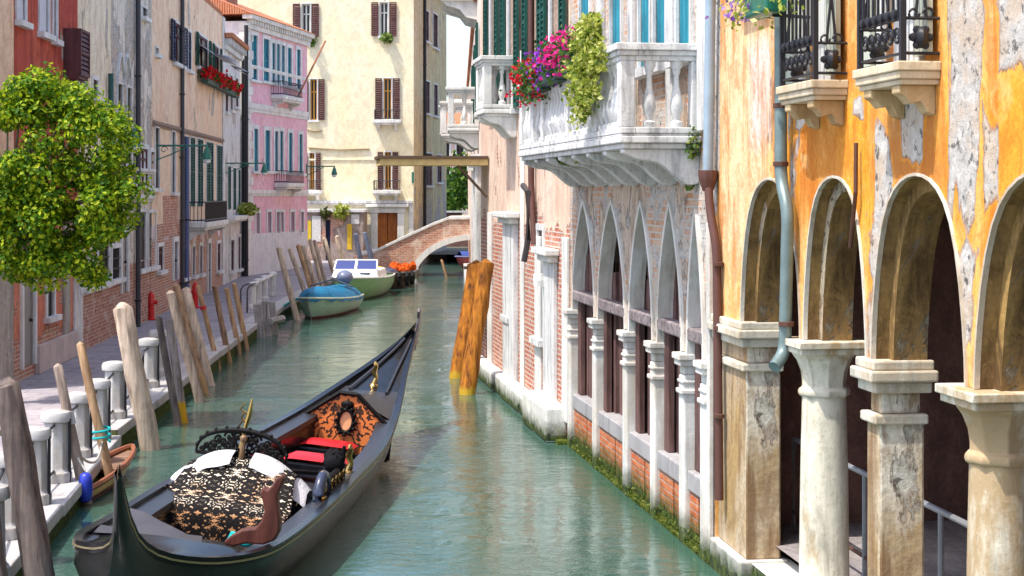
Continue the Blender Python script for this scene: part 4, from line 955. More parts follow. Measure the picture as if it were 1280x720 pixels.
for x0, x1, y in ((386, 462, 186), (383, 402, 163)):
    a, b = FY.s(x0), FY.s(x1); z = H - (y - HY) * 82 / F; mb = MB(); mb.tube([FY(a, .05, z + .05), FY((a + b) / 2, .06, z - .05), FY(b, .05, z)], .045, 6); mb.build('cable_conduit', paint('conduit', (.36, .28, .16), .8), hy)
# --- low grey-brown wall building in front of it
lowp = plaster('brown worn wall', (.36, .28, .24), (.44, .36, .32), (.22, .17, .15), .5, 'brickonly', seed=46, streak=.8)
FW = Frame((0, 79.5), (1, 0), (0, -1))
hs = thing('low_shed', (-8.2, 80.5, GZ), 'low grey-brown walled shed in front of the cream-yellow house', 'shed')
dop = wpx(FW, 407, 413, 275, 330)
mb = MB(); a, b = FW.s(384), FW.s(454); wall_grid(mb, FW, a, b, .2, 2.65, [dop], .15); shell(mb, FW, a, b, .2, 2.65, 2.2); mb.build('wall', lowp, hs, recalc=False)
mb = MB(); mb.fbox(FW, a - .1, b + .1, -2.3, .12, 2.65, 2.78); mb.build('coping', istria_dirty, hs)
mb = MB(); mb.fbox(FW, dop[0], dop[1], -.14, -.10, dop[2], dop[3]); mb.build('door', shut_navy, hs)
pc = [((.70, .68, .66), (439, 268, 449, 280)), ((.75, .50, .05), (434, 280, 440, 312)), ((.74, .72, .70), (390, 270, 401, 302)), ((.75, .55, .05), (385, 276, 389, 302))]
for c, (x0, y0, x1, y1) in pc:
    a, b, z0, z1 = wpx(FW, x0, x1, y0, y1); mb = MB(); mb.fbox(FW, a, b, 0, .03, z0, z1); mb.build('notice', paint('notice paper', c, .8, .1, .6, scale=14), hs)
# --- ground that the far bank stands on, bridge
br = thing('bridge', (-2, 72, 0), 'arched red brick footbridge with white stone edging over the canal', 'bridge')
bb = brickm('bridge brick', (.50, .17, .09), (.64, .34, .22), (.66, .56, .47), .75, 7, stain=(.74, .60, .48))
BX = [(-6.6, .85), (-5.9, .98), (-4.6, 1.6), (-3.4, 2.15), (-2.7, 2.42), (-1.0, 2.44), (.4, 2.3), (2.4, 1.5), (4.0, .9)]
def ptop(x):
    for (a, za), (b, zb) in zip(BX, BX[1:]):
        if a <= x <= b: return za + (zb - za) * (x - a) / (b - a)
    return BX[0][1] if x < BX[0][0] else BX[-1][1]
A0, A1, AZ, AR = -4.15, 1.1, -.15, 1.75
def azf(x):
    u = (x - (A0 + A1) / 2) / ((A1 - A0) / 2); return AZ + AR * math.sqrt(max(0, 1 - u * u)) if abs(u) < 1 else -1
def bridge_face(mb, y):
    xs = sorted({-6.6, 4.0, A0, A1, *[b[0] for b in BX], *[A0 + (A1 - A0) * .5 * (1 - math.cos(math.pi * k / 28)) for k in range(29)]})
    for a, b in zip(xs, xs[1:]):
        inside = A0 - 1e-6 <= a and b <= A1 + 1e-6
        mb.face([(a, y, azf(a) if inside and a > A0 else (AZ if inside else -1)), (b, y, azf(b) if inside and b < A1 else (AZ if inside else -1)), (b, y, ptop(b)), (a, y, ptop(a))])
Y0, Y1 = 71.6, 74.2
mb = MB(); bridge_face(mb, Y0); bridge_face(mb, Y0 + .3); bridge_face(mb, Y1); bridge_face(mb, Y1 - .3)
xs = [A0 + (A1 - A0) * .5 * (1 - math.cos(math.pi * k / 28)) for k in range(29)]
for a, b in zip(xs, xs[1:]): mb.face([(a, Y0, max(AZ, azf(a))), (b, Y0, max(AZ, azf(b))), (b, Y1, max(AZ, azf(b))), (a, Y1, max(AZ, azf(a)))])
mb.build('arch_body', bb, br, recalc=False)
mb = MB()
for (a, za), (b, zb) in zip(BX, BX[1:]): mb.face([(a, Y0 + .3, za - .75), (b, Y0 + .3, zb - .75), (b, Y1 - .3, zb - .75), (a, Y1 - .3, za - .75)])
mb.build('deck', paving, br)
for y in (Y0, Y1 - .3):
    mb = MB(); mb.grid([[Vector((x, y - .06, z - .002)), Vector((x, y + .36, z - .002)), Vector((x, y + .36, z + .13)), Vector((x, y - .06, z + .13))] for x, z in BX], closeu=True, cap=True); mb.build('coping', istria, br, bevel=.02)
for y, dy in ((Y0, -.08), (Y1, .08)):
    rows = []
    for x in xs:
        u = (x - (A0 + A1) / 2) / ((A1 - A0) / 2); n = Vector((u / 2.6, 0, math.sqrt(max(0, 1 - u * u)) / 1.7 + .03)).normalized(); p = Vector((x, y, max(AZ, azf(x))))
        rows.append([p, p + n * .22, p + n * .22 + Vector((0, dy, 0)), p + Vector((0, dy, 0)) - n * .03])
    mb = MB(); mb.grid(rows, closeu=True, cap=True); mb.build('arch_ring', istria, br)
# --- glimpsed past the bend
farp = plaster('far pink render', (.76, .50, .42), (.78, .58, .50), (.5, .35, .3), .1, 'grey', seed=48)
hf = thing('distant_house', (-3.6, 118, .4), 'small hazy pink house seen in the gap at the end of the canal', 'house')
FD = Frame((0, 118), (1, 0), (0, -1))
mb = MB(); wall_grid(mb, FD, -6, -2.6, .3, 7.6, [(-4.9, -4.4, 3.6, 5.2), (-3.9, -3.4, 3.6, 5.2), (-4.9, -4.4, 5.9, 7.1), (-3.9, -3.4, 5.9, 7.1)]); shell(mb, FD, -6, -2.6, .3, 7.6, 6); mb.build('wall', farp, hf, recalc=False)
for a in (-4.9, -3.9):
    for z0, z1 in ((3.6, 5.2), (5.9, 7.1)): add_window(hf, FD, a, a + .5, z0, z1)
mb = MB(); mb.prism([(-6.2, 117.7, 7.6), (-6.2, 124.2, 7.6), (-6.2, 121, 9.3)], [(-2.4, 117.7, 7.6), (-2.4, 124.2, 7.6), (-2.4, 121, 9.3)]); mb.build('roof', tile, hf)
gw = thing('garden_wall', (-3, 99, .2), 'dark red brick garden wall below the trees behind the bridge', 'wall')
mb = MB(); mb.box(-5.0, -3.0, 98, 98.4, -.5, 2.4); mb.box(-3.0, 6, 98, 98.4, -.5, 2.0); mb.build('brickwork', brickm('dark brick', (.16, .06, .05), (.22, .10, .08), (.25, .2, .18), .2, 12), gw)
mb = MB(); mb.box(-5.1, 6, 97.9, 98.5, 2.4, 2.5); mb.build('coping', istria_dirty, gw)
# ================================================================== gondola (local frame: y from stern to bow, x to the right)
GA_ = math.atan(.092); GL = Vector((-3.10, 12.5, 0))
gd = thing('gondola', GL, 'long black gondola with damask draped seat and red benches, moored in the foreground', 'gondola', local=True)
gd.rotation_mode = 'XYZ'; gd.rotation_euler = (0, R(6.5), -GA_)
ORG[gd.name] = Vector((0, 0, 0))
hullp = NT('hull lacquer', .25, .3); _q = hullp.noise(hullp.ob(), 5, 6, .7)
_hz = hullp.math('ADD', hullp.sep(hullp.ob())[2], hullp.math('MULTIPLY', _q, .06))
hull_m = hullp.done(hullp.mix(hullp.rng(_hz, .0, .42, 1, 0), (.007, .009, .009), (.02, .045, .032)), hullp.bump(_q, .12, .01))
black = NT('black lacquer', .18, .16); _q = black.noise(black.ob(), 6, 6, .7)
black_m = black.done(black.mix(black.ramp(_q, [(.5, 0), (.8, .6)]), (.008, .008, .010), (.03, .03, .035)), black.bump(_q, .1, .01))
worn = paint('worn dark paint', (.03, .03, .036), .4, .5, .5, bumpk=.3, scale=9)
greydeck = paint('grey deck cover', (.075, .072, .082), .6, .25, .4, bumpk=.5, scale=3)
brass = paint('brass', (.58, .40, .14), .25, .5, .3, 1.0)
steel = paint('brushed steel', (.50, .50, .52), .25, .5, .3, 1.0)
velvet = paint('red cushion', (.50, .008, .012), .45, .5, .3)
ST = [(0, 0, 1.56, .0, 1.45), (.2, .03, 1.26, .03, 1.0), (.4, .06, 1.0, .07, .68), (.7, .13, .80, .17, .42), (1.0, .27, .69, .27, .25), (1.4, .50, .62, .37, .12), (1.9, .72, .60, .46, .0), (2.6, .80, .585, .54, -.08), (4, .83, .58, .60, -.12), (6, .81, .58, .60, -.12), (8, .76, .60, .53, -.10),
      (9.5, .63, .68, .41, -.05), (10.7, .47, .85, .27, .05), (11.8, .28, 1.08, .14, .3), (12.7, .13, 1.32, .06, .8), (13.2, .045, 1.52, .03, 1.25), (13.35, .02, 1.60, .012, 1.45)]
def hs_(y):
    """Hull section at y: half width and height of the rail, half width and height of the bottom (smooth)."""
    for k in range(len(ST) - 1):
        if ST[k][0] <= y <= ST[k + 1][0]:
            t = (y - ST[k][0]) / (ST[k + 1][0] - ST[k][0]); p0, p1, p2, p3 = ST[max(k - 1, 0)], ST[k], ST[k + 1], ST[min(k + 2, len(ST) - 1)]
            h = p2[0] - p1[0]; out = []
            for j in range(1, 5):
                m1 = (p2[j] - p0[j]) / max(1e-6, p2[0] - p0[0]) * h; m2 = (p3[j] - p1[j]) / max(1e-6, p3[0] - p1[0]) * h
                out.append((2 * t ** 3 - 3 * t * t + 1) * p1[j] + (t ** 3 - 2 * t * t + t) * m1 + (-2 * t ** 3 + 3 * t * t) * p2[j] + (t ** 3 - t * t) * m2)
            return max(0.004, out[0]), out[1], max(.004, out[2]), out[3]
    return ST[-1][1:]
def ex(y): return .24 * math.exp(-((y - 1.25) / .62) ** 2)     # the stern quarter swells to the left: the hull is not symmetrical
def bend(y): return .24 * max(0, (y - 9) / 4.35) ** 2 - .10 * max(0, 1 - y / 1.6) ** 1.5 * 0
YS = [13.35 * k / 90 for k in range(91)]
mb = MB(); rows = []
for y in YS:
    wg, zg, wb, zb = hs_(y); b = bend(y); wm_ = wg + .02; zm_ = zg - (zg - zb) * .35
    e = ex(y); rows.append([(b - wg - e, y, zg), (b - wm_ - e + (wg - wb) * .15, y, zm_), (b - wb - e * .8, y, zb + .02), (b, y, zb), (b + wb, y, zb + .02), (b + wm_ - (wg - wb) * .15, y, zm_), (b + wg, y, zg)])
mb.grid([[Vector(p) for p in r] for r in rows]); mb.build('hull', hull_m, gd, smooth=50, recalc=False)
def rail_run(sgn, inner, outer, lo, hi, ys):
    rows = []
    for y in ys:
        wg, zg, wb, zb = hs_(y); b = bend(y); k = min(1, wg / .25); wg += ex(y) * (sgn < 0)
        rows.append([Vector((b + sgn * (wg + outer * k), y, zg + lo)), Vector((b + sgn * (wg + outer * k), y, zg + hi)), Vector((b + sgn * max(.0, wg - inner * k), y, zg + hi)), Vector((b + sgn * max(.0, wg - inner * k), y, zg + lo))])
    return rows
for sg in (-1, 1):
    mb = MB(); mb.grid(rail_run(sg, .05, .025, -.05, .035, YS), closeu=True, cap=True); gwl = mb.build('gunwale', black_m, gd, smooth=40)
    mb = MB(); mb.grid(rail_run(sg, -.026, .034, -.02, -.004, YS), closeu=True, cap=True); mb.build('brass_line', paint('old brass line', (.36, .30, .16), .4, .5, .5, .6), gwl)
    mb = MB()                                        # side deck inside the rail
    mb.grid([[Vector((bend(y) + sg * (max(0, hs_(y)[0] - .05) + ex(y) * (sg < 0)), y, hs_(y)[1] - .012)), Vector((bend(y) + sg * max(.0, hs_(y)[0] - .24), y, hs_(y)[1] - .03)), Vector((bend(y) + sg * max(.0, hs_(y)[0] - .25), y, hs_(y)[1] - .09))] for y in YS if 1.2 < y < 10.4])
    mb.build('side_deck', worn, gd, smooth=30, recalc=False)
    mb = MB()                                        # inner planking
    mb.grid([[Vector((bend(y) + sg * max(.0, hs_(y)[0] - .22), y, hs_(y)[1] - .03)), Vector((bend(y) + sg * hs_(y)[2] * .9, y, .10))] for y in YS if 1.2 < y < 10.4]); mb.build('inner_planking', black_m, gd, recalc=False)
mb = MB(); mb.grid([[Vector((sx * hs_(y)[2] * .95, y, .14)) for sx in (-1, 0, 1)] for y in YS if 1.1 < y < 9.7]); mb.build('floorboards', worn, gd, recalc=False)
# aft deck: covers and lockers
mb = MB()
rows = []
for y in [1.0 + .11 * k for k in range(9)]:
    wg, zg, _, _ = hs_(y); rows.append([Vector((x * (max(.02, wg - .07) + ex(y) * (x < 0)), y, zg - .02 + .07 * (1 - x * x) + .012 * math.sin(9 * y + 5 * x))) for x in (-1, -.6, -.2, .2, .6, 1)])
mb.grid(rows); mb.build('aft_deck', black_m, gd, smooth=60, recalc=False)
mb = MB()
rows = []
for k in range(6):
    y = 1.85 + .20 * k; rows.append([Vector((-.74 + (.95 - .05 * k) * t, y, .585 - .04 * t + .045 * math.sin(5 * t + y * 7) - .03 * (k % 2) * t - .05 * t * t)) for t in (0, .2, .4, .6, .8, 1)])
mb.grid(rows); mb.grid([[v - Vector((0, 0, .02)) for v in r] for r in rows]); mb.build('tarpaulin', greydeck, gd, smooth=60, recalc=False)
for k, (x0, x1, y0, y1, z) in enumerate(((.12, .60, 1.95, 2.30, .47), (.05, .60, 2.42, 2.62, .42), (-.2, .60, 2.78, 3.08, .38))):
    mb = MB(); mb.box(x0, x1, y0, y1, z - .05, z); mb.build('stern_board', (greydeck if k == 1 else black_m), gd, bevel=.012)
mb = MB(); mb.box(-.15, .55, 3.14, 3.26, .2, .33); mb.build('crosspiece', paint('pale board', (.62, .62, .64), .5), gd, bevel=.01)
# damask cloth over the seat back
dm = NT('damask', .85, .15)
_u = dm.sep(dm.ob()); 
_uu = dm.math('PINGPONG', dm.math('ADD', _u[0], 5.0), .18); _vv = dm.math('PINGPONG', dm.math('ADD', dm.math('ADD', dm.math('MULTIPLY', _u[1], .9), dm.math('MULTIPLY', _u[2], 1.1)), 5.0), .25)
_p = dm.comb(_uu, _vv)
_a = dm.noise(_p, 11.5, 2, .5, 2.4); _b = dm.noise(dm.comb(_uu, _vv, 3.0), 26, 2, .5, 1.4); _f = dm.math('ADD', dm.math('MULTIPLY', _a, .8), dm.math('MULTIPLY', _b, .22))
_g = dm.ramp(dm.noise(dm.ob(), 1.6, 3), [(.50, 0), (.66, .8)])
_base = dm.mix(_g, (.72, .62, .48), (.52, .25, .10))
_up = dm.rng(_u[2], .50, .56, 0, 1)
_base = dm.mix(dm.math('MULTIPLY', dm.math('SUBTRACT', 1.0, _up), .85), _base, (.42, .17, .045))
dmask = dm.ramp(_f, [(.555, 1), (.58, 0)])
damask = dm.done(dm.mix(dmask, _base, (.010, .008, .008)), dm.bump(dm.math('ADD', dmask, dm.noise(dm.ob(), 40, 3)), .5, .012))
mb = MB(); rows = []                                 # profile from the front of the seat over the top down the back to the floor
prof = [(4.86, .56), (4.72, .90), (4.60, 1.0), (4.50, 1.0), (4.42, .95), (4.22, .80), (4.0, .64), (3.84, .62), (3.72, .60), (3.66, .55), (3.64, .42), (3.65, .28), (3.66, .16)]
for k, (y, z) in enumerate(prof):
    hw = .50 + .10 * min(1, max(0, (1.0 - z) / .45)); row = []
    for i in range(15):
        x = -1 + 2 * i / 14
        drop = .10 * (abs(x) ** 3) if z > .55 else .02 * abs(x) ** 2
        row.append(Vector((x * hw + .0, y + .012 * math.sin(x * 14 + k), z - drop + .010 * math.sin(x * 17 + 2 * k))))
    rows.append(row)
rows = [[Vector((v.x * 1.12 - .13, v.y - .10 * v.x, v.z)) for v in r] for r in rows]
mb.grid(rows)
for i in (0, 14):
    e = [r[i] for r in rows]; mb.grid([[p, Vector((p.x * 1.02, min(4.85, p.y + (.04)), .15))] for p in e])
bk = mb.build('seat_back', damask, gd, smooth='all', recalc=False)
mb = MB(); mb.box(-.5, .5, 4.3, 4.8, .15, .55); mb.build('seat_box', black_m, gd, bevel=.02)
lin = NT('white linen', .85, .15); linen = lin.done((.50, .49, .52), lin.bump(lin.noise(lin.ob(), 9, 4, .6, .6), .7, .03))
for sg in (-1, 1):                                   # white cloth folded over the shoulders of the seat
    mb = MB(); rows = []
    for k in range(22):
        t = k / 21; k = t * 9; x = -.13 + sg * (.10 + .60 * t); w_ = .10 + .14 * t; zt_ = 1.05 - .36 * t ** 2.2
        rows.append([Vector((x + sg * .02 * math.sin(.9 * k), 4.34 - .03 * t + .012 * math.sin(1.3 * k), zt_ - w_ * (.85 + .14 * math.sin(1.2 * k)))), Vector((x, 4.44, zt_ - .015 + .012 * math.sin(3 * k))), Vector((x, 4.56, zt_ + .02)), Vector((x, 4.70, zt_ - .02)), Vector((x + sg * .03, 4.80, zt_ - .16 - .22 * t))])
    mb.grid(rows); mb.build('white_cloth', linen, gd, smooth='all', recalc=False)
carv = paint('carved black wood', (.006, .005, .005), .55, .15, .3)
mb = MB()                                            # pierced crest: scrolls inside an arched outline
def cscr(cx, cz, r, turns, dirn, y=4.60, rad=.016, start=0):
    P = []
    for k in range(15):
        t = k / 14; an = start + dirn * turns * 2 * math.pi * t; rr = r * (1 - .8 * t); P.append(Vector((cx + rr * math.cos(an), y, cz + rr * math.sin(an))))
    mb.tube(P, [rad * (1 - .4 * k / 14) for k in range(15)], 6)
top = [Vector((.56 * math.cos(math.pi * k / 24), 4.60, 1.0 + .27 * math.sin(math.pi * k / 24) ** .8)) for k in range(25)]
mb.tube(top, [.014 + .016 * math.sin(math.pi * k / 24) for k in range(25)], 6); mb.tube([Vector((-.56, 4.60, 1.0)), Vector((.56, 4.60, 1.0))], .022, 6)
for sg in (-1, 1):
    for cx, cz, r, tr in ((.12, 1.09, .085, 1.3), (.27, 1.06, .07, 1.4), (.39, 1.05, .055, 1.4), (.17, 1.19, .06, 1.2), (.30, 1.15, .045, 1.2), (.24, 1.12, .05, 1.5), (.11, 1.15, .05, 1.5), (.35, 1.09, .05, 1.4), (.19, 1.09, .05, 1.4), (.43, 1.07, .035, 1.4), (.06, 1.20, .05, 1.3), (.48, 1.03, .035, 1.3), (.06, 1.04, .05, 1.2), (.20, 1.03, .04, 1.2), (.34, 1.02, .035, 1.2)):
        cscr(sg * cx, cz, r, tr, sg, start=0 if sg > 0 else math.pi)
        mb.blob((sg * cx, 4.60, cz), .02, 6, 4)
for k in range(1, 24, 2): mb.blob(top[k] + Vector((0, 0, .02)), .026, 6, 4)
for v in mb.v: v.x = v.x * .84 - .18
crest = mb.build('carved_crest', carv, gd, smooth='all')
mb = MB(); mb.tube([Vector((-.16, 4.54, .86)), Vector((-.16, 4.53, 1.02)), Vector((-.16, 4.54, 1.17))], [.025, .03, .022], 8); mb.blob((-.16, 4.54, 1.20), .04, 8, 6); mb.build('crest_post', paint('old gilt wood', (.20, .12, .06), .4, .5), crest, smooth=True)
mb = MB(); mb.tube([Vector((-.12, 4.95, .95)), Vector((-.10, 4.95, 1.2)), Vector((-.06, 4.94, 1.40)), Vector((-.05, 4.93, 1.56))], [.03, .02, .028, .006], 8)
for q in range(4): mb.tube([Vector((-.09, 4.94, 1.12 + q * .09)), Vector((-.14 - .02 * (q % 2), 4.93, 1.16 + q * .09)), Vector((-.12, 4.93, 1.23 + q * .09))] , .010, 5)
mb.v = [v - Vector((.16, 0, 0)) for v in mb.v]; mb.build('brass_finial', brass, gd, smooth=True)
# benches, carved panel, chairs
for y0, y1, z, x0, x1 in ((8.75, 9.25, .42, -.46, .26), (7.5, 8.05, .44, -.40, .40)):
    mb = MB(); mb.box(x0, x1, y0, y1, z - .20, z - .08); bn = mb.build('bench', black_m, gd, bevel=.02)
    mb = MB(); rows = []
    for i in range(9):
        x = x0 + .02 + (x1 - x0 - .04) * i / 8; rows.append([Vector((x, y0 + .02 + (y1 - y0 - .04) * j / 6, z - .08 + .085 * math.sin(math.pi * (j + .35) / 6.7) ** .4 * (1 - abs(2 * i / 8 - 1) ** 8 * .7))) for j in range(7)])
    mb.grid(rows); mb.build('cushion', velvet, bn, smooth='all', recalc=False)
pn = NT('carved orange panel', .4, .4); _o = pn.sep(pn.ob()); _ax = pn.math('ABSOLUTE', _o[0]); _pv = pn.comb(_ax, _o[2])
_s = pn.wave(_pv, 3.6, 11, 2, 2.2, 'DIAGONAL'); _n = pn.noise(_pv, 14, 2, .5, 2.6); _k = pn.ramp(pn.math('ADD', pn.math('MULTIPLY', _s, .4), pn.math('MULTIPLY', _n, .7)), [(.455, 1), (.49, 0)])
panel_m = pn.done(pn.mix(_k, (.72, .20, .05), (.05, .022, .012)), pn.bump(_k, .6, .015))
YP = 9.45; hx = .60
mb = MB(); P = [(-hx, .18), (hx, .18), (hx, .58), (.12, .98), (-.12, .98), (-hx, .60)]
mb.prism([Vector((x, YP, z)) for x, z in P], [Vector((x, YP + .05, z)) for x, z in P]); pan = mb.build('carved_panel', panel_m, gd)
mb = MB(); Q = P + [P[0]]
for a, b in zip(Q, Q[1:]): mb.tube([Vector((a[0], YP - .01, a[1])), Vector((b[0], YP - .01, b[1]))], .03, 6)
mb.build('frame', carv, pan, smooth=True)
mb = MB(); rows = []
for k in range(25): an = 2 * math.pi * k / 24; rows.append(Vector((.10 * math.cos(an), YP - .02, .62 + .15 * math.sin(an))))
mb.tube(rows, .026, 6)
for k in range(0, 24, 2): mb.blob(rows[k] * 1.0 + Vector((.03 * math.cos(k * .26), -.01, .03 * math.sin(k * .26))), .026, 6, 4)
mb.blob((0, YP - .02, .84), (.09, .03, .05), 8, 5); mb.build('medallion_ring', carv, pan, smooth='all')
mb = MB(); mb.lathe((0, 0, 0), [(.001, 0), (.08, .004)], 20); 
mb.v = [Vector((v.x, YP - .006 - v.z, .62 + v.y * 1.55)) for v in mb.v]; mb.build('medallion', paint('pale orange', (.85, .42, .20), .4), pan, recalc=False)
mb = MB()                                            # sloping roof of the fore cuddy behind the panel
mb.grid([[Vector((bend(y) + x * (hs_(y)[0] - .06), y, hs_(y)[1] - .02 + (1 - abs(x)) * (.26 * max(0, (10.9 - y) / 1.3)))) for x in (-1, -.5, 0, .5, 1)] for y in [9.62 + .12 * k for k in range(12)]]); mb.build('fore_cover', worn, gd, smooth=20, recalc=False)
mb = MB(); mb.grid([[Vector((bend(y) + x * max(.0, hs_(y)[0] - .04), y, hs_(y)[1] - .03 + .035 * (1 - abs(x)))) for x in (-1, 0, 1)] for y in [10.5 + .145 * k for k in range(20)]]); fd = mb.build('fore_deck', black_m, gd, smooth=20, recalc=False)
for sg in (-1, 1):
    mb = MB(); mb.tube([Vector((bend(y) + sg * max(.02, hs_(y)[0] * .55), y, hs_(y)[1] + .02)) for y in [10.7 + .22 * k for k in range(11)]], .022, 6); mb.build('deck_moulding', worn, fd, smooth=True)
def seahorse(x, y, z, h, name='brass_horse'):
    mb = MB(); mb.tube([Vector((x, y, z)), Vector((x + .02, y + .01, z + h * .3)), Vector((x - .015, y, z + h * .55)), Vector((x + .01, y - .02, z + h * .8)), Vector((x + .0, y - .05, z + h * .92))], [.045, .03, .042, .03, .024], 8)
    mb.tube([Vector((x, y - .05, z + h * .92)), Vector((x, y - .11, z + h * .84))], [.028, .014], 7); mb.lathe((x, y, z - .02), [(.07, 0), (.06, .03), (.03, .05)], 10)
    mb.tube([Vector((x, y + .02, z + h * .5)), Vector((x, y + .09, z + h * .62)), Vector((x, y + .07, z + h * .45))], [.02, .016, .008], 6)
    mb.build(name, brass, gd, smooth=True)
seahorse(.64, 6.3, .56, .32); seahorse(.66, 4.75, .56, .28); seahorse(.06, 11.0, .92, .34)
for x, y in ((.64, 5.25), (-.62, 5.3)):              # armchair sides: round blue-black fender and gilt scroll board
    mb = MB(); mb.box(x - .03, x + .03, y - .55, y + .75, .48, .72); sd = mb.build('chair_side', carv, gd, bevel=.04, seg=3)
    mb = MB()
    for k in range(6):
        P = [Vector((x + .035, y - .45 + .2 * k + .075 * math.cos(t) * (1 - t / 9), .61 + .075 * math.sin(t) * (1 - t / 9))) for t in [q * .6 for q in range(12)]]; mb.tube(P, .011, 5)
        P = [p - Vector((.07, 0, 0)) for p in P]; mb.tube(P, .011, 5)
    mb.build('gilt_scroll', brass, sd)
    mb = MB(); c = Vector((x + .02, y - .52, .55))
    ring = [c + Vector((0, .20 * math.cos(t), .24 * math.sin(t))) for t in [2 * math.pi * q / 20 for q in range(21)]]; mb.tube(ring, .055, 8); mb.tube([p * 1.0 + (c - p) * .42 for p in ring], .05, 8)
    mb.build('round_fender', paint('blue black paint', (.035, .045, .085), .25, .5), sd, smooth='all')
    mb = MB(); mb.tube([Vector((x - .08, y + .9, .40)), Vector((x - .06, y + .95, .72)), Vector((x - .05, y + .93, .86))], [.03, .035, .02], 7); mb.tube([Vector((x - .06, y + .93, .62)), Vector((x - .25, y + .55, .60)), Vector((x - .62 if x > 0 else x + .4, y + .42, .60))], .028, 7); mb.build('armrest', carv, sd, smooth=True)
for k, (x, y) in enumerate(((.58, 5.7), (.52, 5.95))):
    mb = MB(); mb.blob((x, y, .74), .11, 12, 8, .018); mb.tube([Vector((x, y, .62)), Vector((x + .03, y - .04, .45))], .04, 8); mb.build('tassel', paint('black wool', (.012, .012, .014), .95, .05), gd, smooth='all')
# oar rest
mb = MB(); OUT = [(385,665),(410,640),(450,612),(500,600),(520,570),(528,530),(515,490),(503,470),(512,440),(530,450),(545,432),(560,402),(578,385),(592,395),(582,430),(572,460),(575,500),(590,560),(594,600),(578,638),(540,658),(470,664),(420,682),(392,680)]
O2 = [Vector((.80 + (x - 590) / 440, 2.2, .60 + (668 - y) / 440)) for x, y in OUT]; cc = sum(O2, Vector()) / len(O2)
rows = [[p + Vector((0, dy, 0)) for p in O2] for dy in (-.06, .06)]
mb.grid(rows, closeu=True, cap=True)
oar = mb.build('oar_rest', wood('walnut', (.07, .022, .016), (.12, .04, .03), rough=.4, k=.5), gd, smooth=50, bevel=.03, seg=4)
# bow iron
mb = MB(); P = [(13.28, 1.35), (13.38, 1.55), (13.42, 1.70), (13.36, 1.80), (13.42, 1.86), (13.52, 1.80), (13.56, 1.66), (13.50, 1.45), (13.40, 1.2)]
mb.prism([Vector((bend(13.35) - .02, y, z)) for y, z in P], [Vector((bend(13.35) + .02, y, z)) for y, z in P])
for k in range(4): mb.box(bend(13.35) - .012, bend(13.35) + .012, 13.5, 13.68, 1.28 + k * .10, 1.34 + k * .10)
mb.build('bow_iron', paint('dark bow iron', (.12, .11, .11), .4, .5, .4, .7), gd, bevel=.006)
mb = MB(); c = Vector((.30, 2.9, .42))
for k in range(3): mb.tube([c + Vector((.10 * math.cos(t) * (1 - .1 * k), .07 * math.sin(t), .03 + .025 * k + .02 * math.sin(2 * t))) for t in [2 * math.pi * q / 18 for q in range(19)]], .02, 6)
mb.build('rope_coil', paint('turquoise rope', (.02, .42, .42), .8, .1), gd, smooth='all')

for o in gd.children_recursive:                      # the seat sits low in the hull
    if o.name.split('.')[0] in ('seat_back', 'white_cloth', 'carved_crest', 'crest_post', 'brass_finial'):
        for v in o.data.vertices:
            if v.co.z > .5: v.co.z -= .11 * min(1, (v.co.z - .5) / .4)
# ================================================================== moored boats
def boat_hull(mb, L, W, zb, zw, draft=.25, stern=.85, flare=.75, n=24):
    rows = []
    for k in range(n + 1):
        t = k / n                                     # 0 bow .. 1 stern
        w_ = W / 2 * (1 - (1 - min(1, t / .55)) ** 2.2) ** .75 * (1 - (1 - stern) * max(0, (t - .55) / .45) ** 2) + .012
        sh = zb + (zw - zb) * (1 - t) ** 2; y = t * L; rk = .35 * (1 - t) ** 3
        rows.append([Vector((-w_, y - rk, sh)), Vector((-w_ * .97, y - rk * .6, sh * .55)), Vector((-w_ * flare, y + .1 * (1 - t), .02)), Vector((-w_ * .35, y + .25 * (1 - t), -draft)), Vector((w_ * .35, y + .25 * (1 - t), -draft)), Vector((w_ * flare, y + .1 * (1 - t), .02)), Vector((w_ * .97, y - rk * .6, sh * .55)), Vector((w_, y - rk, sh))])
    mb.grid(rows); mb.face(rows[-1]); return rows
def gunw(rows, r=.035):
    mb = MB(); P = [q[0] for q in rows][::-1] + [q[-1] for q in rows]; mb.tube(P, r, 6); return mb
def boat(name, loc, rot, label, L, W, zb, zw, hull, rub, **k):
    rt = thing(name, loc, label, 'boat', local=True); rt.rotation_euler = (0, 0, R(rot)); ORG[rt.name] = Vector((0, 0, 0))
    mb = MB(); rows = boat_hull(mb, L, W, zb, zw, **k); mb.build('hull', hull, rt, smooth=50, recalc=False)
    gunw(rows).build('rubbing_strake', rub, rt, smooth=True); return rt, rows
def hullpaint(name, c, low):
    n = NT(name, .35, .5); h = n.math('ADD', n.sep(n.ob())[2], n.math('MULTIPLY', n.noise(n.ob(), 6, 5), .05))
    q = n.noise(n.map(n.ob(), (1, 1, 4)), 4, 6, .7)
    return n.done(n.mix(n.rng(h, .08, .10, 1, 0), n.mix(n.ramp(q, [(.5, 0), (.75, .7)]), c, sc3(c, .55)), low), n.bump(q, .2, .01))
p0 = onz(405, 399); 
bA, rA = boat('covered_boat', (p0.x - .38, p0.y, 0), -6, 'pale green open boat under a bright blue tarpaulin', 4.6, 1.42, .42, .62, hullpaint('pale green hull', (.32, .46, .34), (.12, .02, .015)), paint('cream strake', (.5, .55, .42), .5))
bt = NT('blue tarpaulin', .55, .3); _q = bt.noise(bt.map(bt.ob(), (1, 3, 1)), 3, 5, .6, .8); bluet = bt.done(bt.mix(bt.ramp(_q, [(.3, 0), (.7, 1)]), (.0, .09, .20), (.005, .20, .38)), bt.bump(_q, .9, .08))
mb = MB(); rows = []
